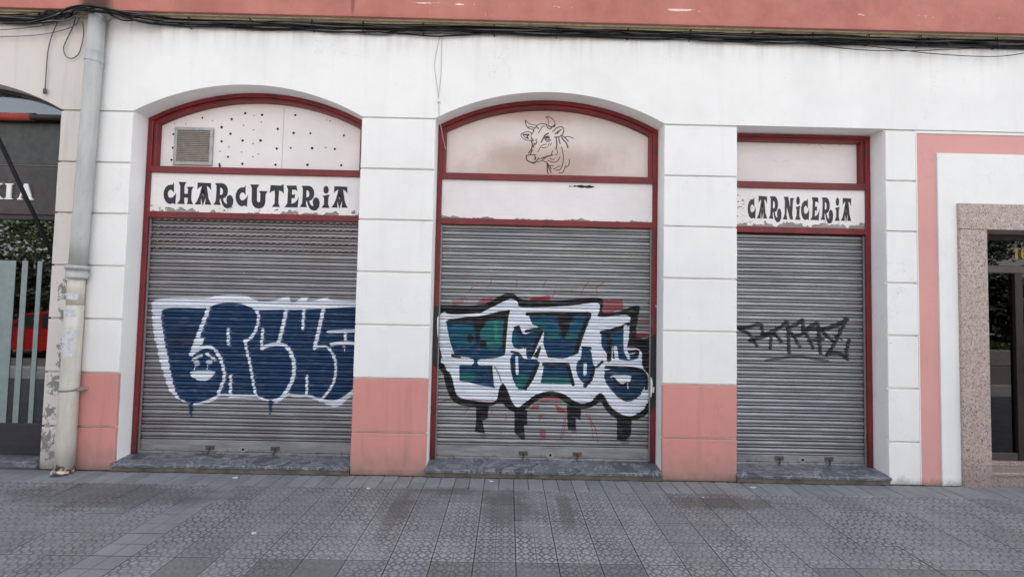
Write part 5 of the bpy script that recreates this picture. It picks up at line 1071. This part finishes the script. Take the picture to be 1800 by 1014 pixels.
bar_letter([[(-5.795, 3.038), (-5.715, 3.038), (-5.715, 3.026), (-5.730, 3.022), (-5.730, 2.955), (-5.655, 3.025), (-5.668, 3.028), (-5.668, 3.038), (-5.590, 3.038), (-5.590, 3.027), (-5.612, 3.022), (-5.675, 2.966), (-5.600, 2.880), (-5.578, 2.873), (-5.578, 2.862), (-5.668, 2.862), (-5.668, 2.873), (-5.655, 2.877), (-5.712, 2.940), (-5.730, 2.922), (-5.730, 2.878), (-5.715, 2.874), (-5.715, 2.862), (-5.795, 2.862), (-5.795, 2.874), (-5.780, 2.878), (-5.780, 3.022), (-5.795, 3.026)]])
lst = empty('stone_sill', (-6.1, 0, 0), 'grey stone sill below the neighbouring shop window', 'sill')
box('slab', xa + 0.003, xb - 0.003, -0.03, 0.40, 0.022, 0.086, M_MARBLE, lst, 0.006)
box('riser', xa + 0.004, xb - 0.004, -0.012, 0.40, -0.012, 0.021, M_RISER, lst)
aw = empty('folding_awning', (-6.1, 0.06, 3.75), 'rolled red awning with black folding arm on neighbouring shop', 'awning')
tube('roller', [(xa + 0.02, 0.075, 3.765), (-5.262, 0.075, 3.765)], 0.040, M_AWN, aw, 14)
tube('end_cap', [(-5.261, 0.075, 3.765), (-5.225, 0.075, 3.765), (-5.224, 0.075, 3.765), (xb - 0.012, 0.075, 3.765)], [0.044, 0.044, 0.032, 0.032], M_DOORFRAME, aw, 12)
tube('arm', [(-4.905, 0.10, 2.13), (-5.085, -0.046, 2.742), (-5.27, -0.20, 3.383), (-5.455, -0.35, 4.01)], 0.019, M_BLACKCABLE, aw, 8)
box('arm_bracket', -4.94, xb - 0.003, 0.06, 0.13, 2.07, 2.17, M_BLACKCABLE, aw, 0.005)
# room behind the neighbour's glass
rm = empty('shop_interior', (-6.1, 1.5, 0), 'dim shop interior behind striped glass', 'shop interior')
M_WOOD = simple('orange_wood_counter', (0.30, 0.14, 0.045), 0.5, var=0.35, stretch=(1, 1, 8))
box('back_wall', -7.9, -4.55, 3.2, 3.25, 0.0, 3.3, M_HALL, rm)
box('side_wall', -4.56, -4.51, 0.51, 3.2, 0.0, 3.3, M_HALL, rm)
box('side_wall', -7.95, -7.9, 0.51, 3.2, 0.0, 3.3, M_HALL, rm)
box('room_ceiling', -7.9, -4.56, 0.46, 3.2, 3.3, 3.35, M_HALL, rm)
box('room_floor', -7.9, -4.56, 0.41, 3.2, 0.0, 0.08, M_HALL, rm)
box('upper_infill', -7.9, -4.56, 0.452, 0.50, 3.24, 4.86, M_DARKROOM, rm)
ct = empty('counter', (-6.2, 0.9, 0.08), 'low orange wooden counter inside the neighbouring shop', 'counter')
box('counter_top', -7.3, -4.9, 0.55, 1.1, 0.78, 0.82, M_WOOD, ct, 0.004)
box('counter_front', -7.25, -4.95, 0.60, 0.63, 0.55, 0.779, M_WOOD, ct)
box('counter_leg', -5.05, -4.98, 0.66, 0.73, 0.081, 0.779, M_DOORFRAME, ct)
box('counter_leg', -7.2, -7.13, 0.66, 0.73, 0.081, 0.779, M_DOORFRAME, ct)

# ---------------------------------------------------------------- drainpipe
def pipe_mat(name, col, stain, zlo, zhi):
    m, nt, b = new_mat(name, 0.55, 0.15)
    pos, x, y, z = wpos(nt)
    n1 = noise(nt, scaled(nt, pos, (6, 6, 1.2)), 2.0, 5, 0.65)
    n2 = noise(nt, pos, 18.0, 5, 0.65)
    c = mix(nt, ss(nt, n1, 0.3, 0.75), col, tuple(v * 0.78 for v in col))
    c = mix(nt, ma(nt, 'MULTIPLY', ss(nt, n2, 0.58, 0.72), 0.4), c, tuple(v * 0.6 for v in col))
    mk = ss(nt, ma(nt, 'ADD', n2, ss(nt, z, zhi, zlo, -0.35, 0.25)), 0.55, 0.62)
    c = mix(nt, mk, c, stain)
    setc(nt, b, c)
    bump(nt, b, n2, 0.3, 0.006)
    return m
M_ZINC = pipe_mat('grey_zinc_pipe', (0.47, 0.475, 0.465), (0.20, 0.19, 0.18), 1.8, 2.2)
M_IRON = pipe_mat('cream_painted_iron_pipe', (0.62, 0.60, 0.53), (0.12, 0.07, 0.05), -0.1, 0.30)
M_PAPER = simple('torn_paper', (0.62, 0.63, 0.68), 0.8, var=0.3, scale=30)
dp = empty('drainpipe', (-4.50, -0.085, 0), 'tall drainpipe, grey zinc above and cream iron below', 'drainpipe')
PY = -0.085
tube('upper_pipe', [(-4.462 - 0.053 * k / 8, PY, 4.79 - 2.69 * k / 8) for k in range(9)], 0.0725, M_ZINC, dp, 24)
tube('joint_ring', [(-4.4695, PY, 4.42), (-4.472, PY, 4.31), (-4.4722, PY, 4.305)], [0.0755, 0.0765, 0.079], M_ZINC, dp, 24)
tube('head_bend', smooth_path([(-4.462, PY, 4.785), (-4.458, PY + 0.02, 4.84), (-4.45, PY + 0.09, 4.88)], 5), 0.071, M_ZINC, dp, 16)
cl = tube('collar', [(-4.516, PY, 2.135), (-4.516, PY, 2.095), (-4.5165, PY, 2.0949), (-4.517, PY, 2.035), (-4.517, PY, 2.0349), (-4.518, PY, 2.0)], [0.096, 0.098, 0.088, 0.086, 0.090, 0.088], M_ZINC, dp, 20)
tube('lower_pipe', [(-4.522 - 0.010 * k / 6, PY, 1.72 - 1.69 * k / 6) for k in range(7)], 0.0755, M_IRON, dp, 24)
tube('neck', [(-4.518, PY, 2.01), (-4.519, PY, 1.9), (-4.522, PY, 1.715)], 0.068, M_IRON, dp, 24)
tube('shoe', [(-4.532, PY - 0.005, 0.035), (-4.533, PY - 0.012, -0.004)], [0.086, 0.094], M_IRON, dp, 20)
tube('strap', [(-4.529, PY, 0.872), (-4.529, PY, 0.840)], 0.0795, M_ALU, dp, 20)
box('strap_lug', -4.447, -4.41, PY - 0.008, 0.004, 0.842, 0.870, M_ALU, dp)
def sticker(z0, z1, a0, a1, rad, cx):
    n = 6
    v, f = [], []
    for k in range(n + 1):
        a = math.radians(a0 + (a1 - a0) * k / n)
        jz = rnd.uniform(-0.006, 0.006)
        v += [(cx + rad * math.sin(a), PY - rad * math.cos(a), z0 + jz), (cx + rad * math.sin(a), PY - rad * math.cos(a), z1 + rnd.uniform(-0.006, 0.006))]
    for k in range(n):
        f.append((2 * k, 2 * k + 2, 2 * k + 3, 2 * k + 1))
    me = mesh('sticker', v, f, M_PAPER)
    link('sticker', me, dp)
sticker(1.78, 1.85, -20, 60, 0.0695, -4.521)
sticker(1.60, 1.68, -60, 55, 0.0768, -4.523)
sticker(1.33, 1.47, -50, 65, 0.0770, -4.525)
sticker(1.20, 1.315, -60, 50, 0.0772, -4.526)

# ---------------------------------------------------------------- cables
def cable(name, pts, r, mat, label, group=None, n=6, seg=6):
    o = tube(name, smooth_path(pts, n), r, mat, None, seg)
    return tag(o, label, 'cable', group)
cr = random.Random(5)
for k in range(18):
    pts = []
    zb, yb = 4.842 - 0.0052 * k, -0.010 - 0.008 * (k % 5)
    x = XL
    ph, fq = cr.uniform(0, 6), cr.uniform(0.7, 2.2)
    while x < XR:
        zz = zb + 0.012 * math.sin(x * fq + ph) + cr.gauss(0, 0.009)
        if -4.72 < x < -4.2:
            zz, yy = 4.815 + cr.uniform(-0.035, 0.04), -0.165 - cr.uniform(0, 0.045)
        elif -5.0 < x < -3.9:
            yy = -0.09 - cr.uniform(0, 0.03)
            zz += cr.uniform(-0.02, 0.02)
        else:
            yy = yb - cr.uniform(0, 0.014)
        pts.append((x, yy, min(zz, 4.842)))
        x += cr.uniform(0.14, 0.26) if -5.2 < x < -3.8 else cr.uniform(0.2, 0.6)
    pts.append((XR, yb, zb))
    cable('wall_cable', pts, cr.choice([0.0038, 0.005, 0.0065, 0.0085]), M_BLACKCABLE if k % 4 else M_GREYCABLE, 'long black cable in the bundle along the top of the white wall', 'cables bundled along the wall top', 4, 6)
for k in range(26):
    xx = XL + 0.6 + k * 0.68 + cr.uniform(-0.15, 0.15)
    if -4.8 < xx < -4.1: continue
    zc = 4.80
    v, f = tube_data([(xx, 0.001, 4.85), (xx, -0.062, 4.845), (xx + 0.004, -0.064, 4.755 - cr.uniform(0, 0.02)), (xx, 0.001, 4.75)], 0.0055, 5)
    tag(link('cable_clip', mesh('cable_clip', v, f, M_BLACKCABLE)), 'small dark clip holding the cable bundle to the wall', 'clip', 'clips along the cable bundle')
cable('slack_cable', [(3.084, -0.05, 4.745), (3.709, -0.045, 4.685), (4.336, -0.045, 4.684), (5.152, -0.05, 4.735), (6.2, -0.05, 4.79)], 0.0042, M_BLACKCABLE, 'thin black cable sagging slightly right of the CARNICERIA lintel')
cable('slack_cable', [(3.5, -0.05, 4.76), (4.023, -0.045, 4.712), (4.649, -0.045, 4.655), (5.276, -0.045, 4.646), (5.70, -0.05, 4.71), (6.3, -0.05, 4.80)], 0.0042, M_BLACKCABLE, 'lowest thin cable drooping at the right edge of the wall')
cable('hanging_cable', [(-4.90, -0.06, 4.78), (-4.955, -0.03, 4.735), (-5.005, -0.025, 4.60), (-5.036, -0.02, 4.45), (-5.041, -0.02, 4.25), (-5.041, -0.02, 4.04)], 0.0048, M_GREYCABLE, 'loose grey cable end hanging with a small plug on cream wall')
tag(tube('cable_plug', [(-5.041, -0.02, 4.045), (-5.041, -0.021, 4.03), (-5.041, -0.022, 3.985)], [0.006, 0.017, 0.014], M_GREYCABLE), 'small dark plug at the hanging cable end', 'plug')
cable('looped_cable', [(-4.70, -0.08, 4.80), (-4.775, -0.03, 4.721), (-4.845, -0.02, 4.58), (-4.871, -0.02, 4.486), (-4.84, -0.02, 4.40), (-4.774, -0.02, 4.381), (-4.715, -0.02, 4.42), (-4.685, -0.02, 4.50), (-4.655, -0.03, 4.64), (-4.642, -0.06, 4.76)], 0.0048, M_GREYCABLE, 'thin grey cable hanging in a loop beside the drainpipe')
cable('slack_cable', [(-6.3, -0.03, 4.60), (-5.553, -0.03, 4.669), (-5.25, -0.03, 4.70), (-4.949, -0.04, 4.754), (-4.80, -0.07, 4.79)], 0.0042, M_GREYCABLE, 'upper thin wire running left from the drainpipe')
cable('slack_cable', [(-6.3, -0.03, 4.57), (-5.548, -0.03, 4.594), (-5.1, -0.03, 4.63), (-4.762, -0.05, 4.709), (-4.66, -0.08, 4.79)], 0.0042, M_GREYCABLE, 'lower thin wire running left from the drainpipe')
cable('white_wire', [(-0.80, -0.03, 4.80), (-0.815, -0.008, 4.73), (-0.862, -0.006, 4.443), (-0.84, -0.006, 4.25), (-0.802, -0.006, 4.02)], 0.0032, M_WIRE, 'thin pale wire running down the white wall, left strand')
cable('white_wire', [(-0.79, -0.03, 4.80), (-0.79, -0.008, 4.6), (-0.79, -0.006, 4.3), (-0.806, -0.006, 4.10), (-0.803, -0.006, 4.0), (-0.795, -0.006, 3.84), (-0.775, 0.05, 3.72), (-0.76, 0.18, 3.60), (-0.745, 0.19, 3.56)], 0.0036, M_WIRE, 'pale wire dropping into the cow frame corner, right strand')
tag(tube('wire_clip', [(-0.803, 0.0, 4.015), (-0.803, -0.016, 4.015), (-0.803, -0.024, 4.015)], [0.020, 0.019, 0.010], M_SIGNWHITE, None, 12), 'small round white wire clip above the cow frame', 'clip')

# ---------------------------------------------------------------- packed dirt where wall meets paving
M_DIRT = simple('packed_dirt', (0.055, 0.048, 0.040), 0.95, var=0.5, scale=25)
dr = random.Random(8)
v, f = [], []
x = -4.9
while x < 4.86:
    step = dr.uniform(0.015, 0.04)
    front = -0.034 if (D1[0] < x < D1[1] or D2[0] < x < D2[1] or D3[0] < x < D3[1]) else -0.006
    if front < -0.03: front = -0.019
    w_, h_ = dr.uniform(0.002, 0.016) * (1 + (dr.random() < 0.08) * 1.2), dr.uniform(0.002, 0.009)
    i = len(v)
    v += [(x, front, 0.0), (x, front, h_), (x, front - w_ * 0.6, h_ * 0.6), (x, front - w_, 0.0005)]
    if i:
        for q in range(3):
            f.append((i - 4 + q, i - 3 + q, i + 1 + q, i + q))
    x += step
tag(link('packed_dirt', mesh('packed_dirt', v, f, M_DIRT)), 'thin line of dark dirt packed along the foot of the wall', 'dirt', kind='stuff')

# ---------------------------------------------------------------- litter
scr = random.Random(3)
for (x, y, s_, what) in [(-1.95, -1.17, 0.030, 'white paper scrap lying below the blue-lettered shutter, on patterned tiles'), (-2.75, -0.13, 0.034, 'white paper scrap on the edge tiles, under the first doorstep'), (-1.33, -0.33, 0.020, 'tiny white scrap beside the pink plinth left of the middle doorstep'), (-0.14, -0.10, 0.026, 'pale scrap on the edge tiles, before the middle doorstep'), (2.55, -0.14, 0.034, 'white scrap on the edge tiles, before the narrow doorstep'), (1.92, -0.39, 0.018, 'tiny white scrap in front of the right-hand pink plinth')]:
    v = [(x, y, 0.002)]
    for k in range(7):
        a = 2 * math.pi * k / 7
        r_ = s_ * scr.uniform(0.5, 1.0)
        v.append((x + r_ * math.cos(a), y + 0.6 * r_ * math.sin(a), 0.003 + scr.uniform(0, 0.008)))
    v[0] = (x, y, 0.010)
    bot = [(a, b_, 0.0012) for a, b_, c_ in v[1:]]
    f = [(0, k + 1, (k + 1) % 7 + 1) for k in range(7)] + [(k + 1, k + 8, (k + 1) % 7 + 8, (k + 1) % 7 + 1) for k in range(7)]
    tag(link('paper_scrap', mesh('paper_scrap', v + bot, f, M_PAPER)), what, 'litter', 'litter on the pavement')

# ---------------------------------------------------------------- across the street (seen in the glass)
M_LEAF = simple('tree_leaf', (0.05, 0.085, 0.025), 0.7, var=0.5, scale=3.0, bmp=0)
M_HEDGE = simple('hedge_leaf', (0.10, 0.17, 0.02), 0.7, var=0.5, scale=6.0, bmp=0)
M_BARK = simple('bark', (0.09, 0.075, 0.06), 0.9, var=0.4)
M_BRICK = simple('cream_render', (0.42, 0.37, 0.31), 0.85, var=0.25)
M_OPPW = simple('opposite_window_glass', (0.03, 0.035, 0.04), 0.15, bmp=0)
M_OPPT = simple('pale_stone_trim', (0.42, 0.40, 0.36), 0.8)
M_CAR = simple('red_car_paint', (0.42, 0.012, 0.012), 0.2, var=0.05, bmp=0)
M_TYRE = simple('tyre_rubber', (0.02, 0.02, 0.02), 0.85)
def leaf_cloud(name, centre, rad, n, size, mat, parent, seed, nc=14, sp=0.22, flat=False):
    r_ = random.Random(seed)
    v, f = [], []
    clumps = [(r_.uniform(-1, 1), r_.uniform(-1, 1), r_.uniform(-1, 0.75)) if flat else (r_.gauss(0, 0.45), r_.gauss(0, 0.45), r_.gauss(0, 0.4)) for _ in range(nc)]
    for k in range(n):
        c_ = clumps[r_.randrange(nc)]
        p = Vector((centre[0] + rad[0] * (c_[0] + r_.gauss(0, sp)), centre[1] + rad[1] * (c_[1] + r_.gauss(0, sp)), centre[2] + rad[2] * (c_[2] + r_.gauss(0, sp))))
        a = Vector((r_.uniform(-1, 1), r_.uniform(-1, 1), r_.uniform(-1, 1))).normalized() * size
        b_ = a.cross(Vector((r_.uniform(-1, 1), r_.uniform(-1, 1), r_.uniform(-1, 1)))).normalized() * size * 0.6
        i = len(v)
        v += [p - a, p + b_, p + a, p - b_]
        f.append((i, i + 1, i + 2, i + 3))
    return link(name, mesh(name, v, f, mat), parent)
tree_lab = ['street tree across the road, reflected beside the red car', 'leafy street tree across the road opposite the first shutter', 'leafy street tree across the road opposite the narrow shutter', 'street tree across the road, reflected in the number 16 glass']
for k, (tx, ty) in enumerate([(-19.0, -13.5), (-9.5, -13.5), (9.0, -13.5), (19.5, -13.5)]):
    t = empty('street_tree', (tx, ty, -0.15), tree_lab[k], 'tree', 'street trees across the road')
    tube('trunk', [(tx, ty, -0.15), (tx + 0.05, ty, 1.5), (tx - 0.03, ty, 3.2)], [0.17, 0.13, 0.10], M_BARK, t, 8)
    for q in range(5):
        a = q * 1.3 + k
        tube('branch', [(tx, ty, 2.8 + 0.1 * q), (tx + 0.7 * math.cos(a), ty + 0.7 * math.sin(a), 4.0 + 0.15 * q), (tx + 1.3 * math.cos(a), ty + 1.3 * math.sin(a), 5.2)], [0.06, 0.04, 0.015], M_BARK, t, 6)
    leaf_cloud('crown', (tx, ty, 4.9), (2.0, 1.8, 1.6), 3600, 0.085, M_LEAF, t, k)
pl = empty('hedge_planter', (15, -12.0, -0.15), 'low planter wall with clipped hedge across the road', 'planter')
box('planter_wall', 8.0, 26.0, -12.3, -11.7, -0.15, 0.45, M_KERB, pl, 0.02)
leaf_cloud('hedge', (17.0, -12.0, 0.62), (7.0, 0.22, 0.14), 5200, 0.06, M_HEDGE, pl, 21)
M_YEW = simple('dark_evergreen_leaf', (0.022, 0.032, 0.014), 0.8, var=0.5, scale=3.0, bmp=0)
for k, (xh0, xh1, lab) in enumerate([(14.0, 44.0, 'tall dark evergreen hedge behind the planter, reflected in the number 16 glass'), (-44.0, -12.0, 'tall dark evergreen hedge behind the red car, reflected in the striped glass')]):
    eh = empty('evergreen_hedge', ((xh0 + xh1) / 2, -18.5, -0.14), lab, 'hedge', 'tall hedges across the road')
    leaf_cloud('foliage', ((xh0 + xh1) / 2, -18.5, 2.2), ((xh1 - xh0) / 2, 0.9, 2.5), 16000, 0.17, M_YEW, eh, 40 + k, 160, 0.09, True)
    for q in range(10):
        bx_ = xh0 + (xh1 - xh0) * (q + 0.5) / 10
        tube('stem', [(bx_, -18.5, -0.14), (bx_ + 0.1, -18.5, 1.5), (bx_, -18.4, 3.4)], [0.09, 0.07, 0.03], M_BARK, eh, 6)
lp = empty('lamp_post', (15.2, -11.2, -0.15), 'slim grey lamp post beside the hedge planter', 'lamp post')
tube('post', [(15.2, -11.2, -0.15), (15.2, -11.2, 0.8), (15.2, -11.2, 0.801), (15.2, -11.2, 6.5)], [0.10, 0.09, 0.06, 0.045], M_GALV, lp, 10)
tube('arm', [(15.2, -11.2, 6.4), (15.2, -10.6, 6.7), (15.2, -9.8, 6.75)], 0.035, M_GALV, lp, 8)
box('lantern', 15.08, 15.32, -9.95, -9.35, 6.66, 6.80, M_ALU, lp, 0.03)
ob = empty('opposite_building', (0, -40, 0), 'cream apartment block on the far side of the street', 'building')
box('wall', -45, 45, -48, -40.0, -0.15, 13.0, M_BRICK, ob)
for fl in range(4):
    for q in range(22):
        wx = -44 + q * 4.05
        w_ = box('window', wx, wx + 1.5, -40.05, -39.96, 1.2 + fl * 3.1, 2.9 + fl * 3.1, M_OPPT, ob)
        box('pane', wx + 0.12, wx + 1.38, -39.955, -39.94, 1.32 + fl * 3.1, 2.78 + fl * 3.1, M_OPPW, w_)
# parked red hatchback
cx0, cy0 = -16.6, -9.4
car = empty('parked_car', (cx0 + 2.0, cy0, -0.15), 'red hatchback parked across the street, reflected in striped shop glass', 'car')
side = [(0.0, 0.35), (0.02, 0.62), (0.12, 0.80), (0.95, 0.93), (1.55, 1.38), (2.0, 1.46), (2.9, 1.45), (3.45, 1.22), (3.75, 0.98), (3.95, 0.90), (4.0, 0.55), (3.95, 0.32), (3.55, 0.28), (3.45, 0.52), (3.2, 0.64), (2.95, 0.52), (2.85, 0.26), (1.15, 0.26), (1.05, 0.52), (0.80, 0.64), (0.55, 0.52), (0.45, 0.28)]
prism('body', [(cx0 + x, z - 0.15) for x, z in side], cy0 - 0.82, cy0 + 0.82, M_CAR, car)
for ys in (cy0 + 0.822, cy0 - 0.832):
    prism('side_window', [(cx0 + x, z - 0.15) for x, z in [(1.15, 0.98), (1.62, 1.34), (2.05, 1.39), (2.05, 0.97)]], ys, ys + 0.01, M_OPPW, car)
    prism('side_window', [(cx0 + x, z - 0.15) for x, z in [(2.13, 0.97), (2.13, 1.39), (2.85, 1.38), (3.35, 1.16), (3.35, 0.98)]], ys, ys + 0.01, M_OPPW, car)
for wx in (0.80, 3.2):
    for ys in (cy0 - 0.80, cy0 + 0.64):
        v, f = tube_data([(cx0 + wx, ys, 0.13), (cx0 + wx, ys + 0.18, 0.13)], 0.29, 18)
        w_ = link('wheel', mesh('wheel', v, f, M_TYRE), car)
        v, f = tube_data([(cx0 + wx, ys - 0.006, 0.13), (cx0 + wx, ys + 0.186, 0.13)], 0.18, 14)
        link('rim', mesh('rim', v, f, M_ALU), w_)
for ys in (cy0 - 0.7, cy0 + 0.45):
    box('headlight', cx0 - 0.012, cx0 + 0.1, ys, ys + 0.25, 0.46, 0.60, M_OPPT, car, 0.02)
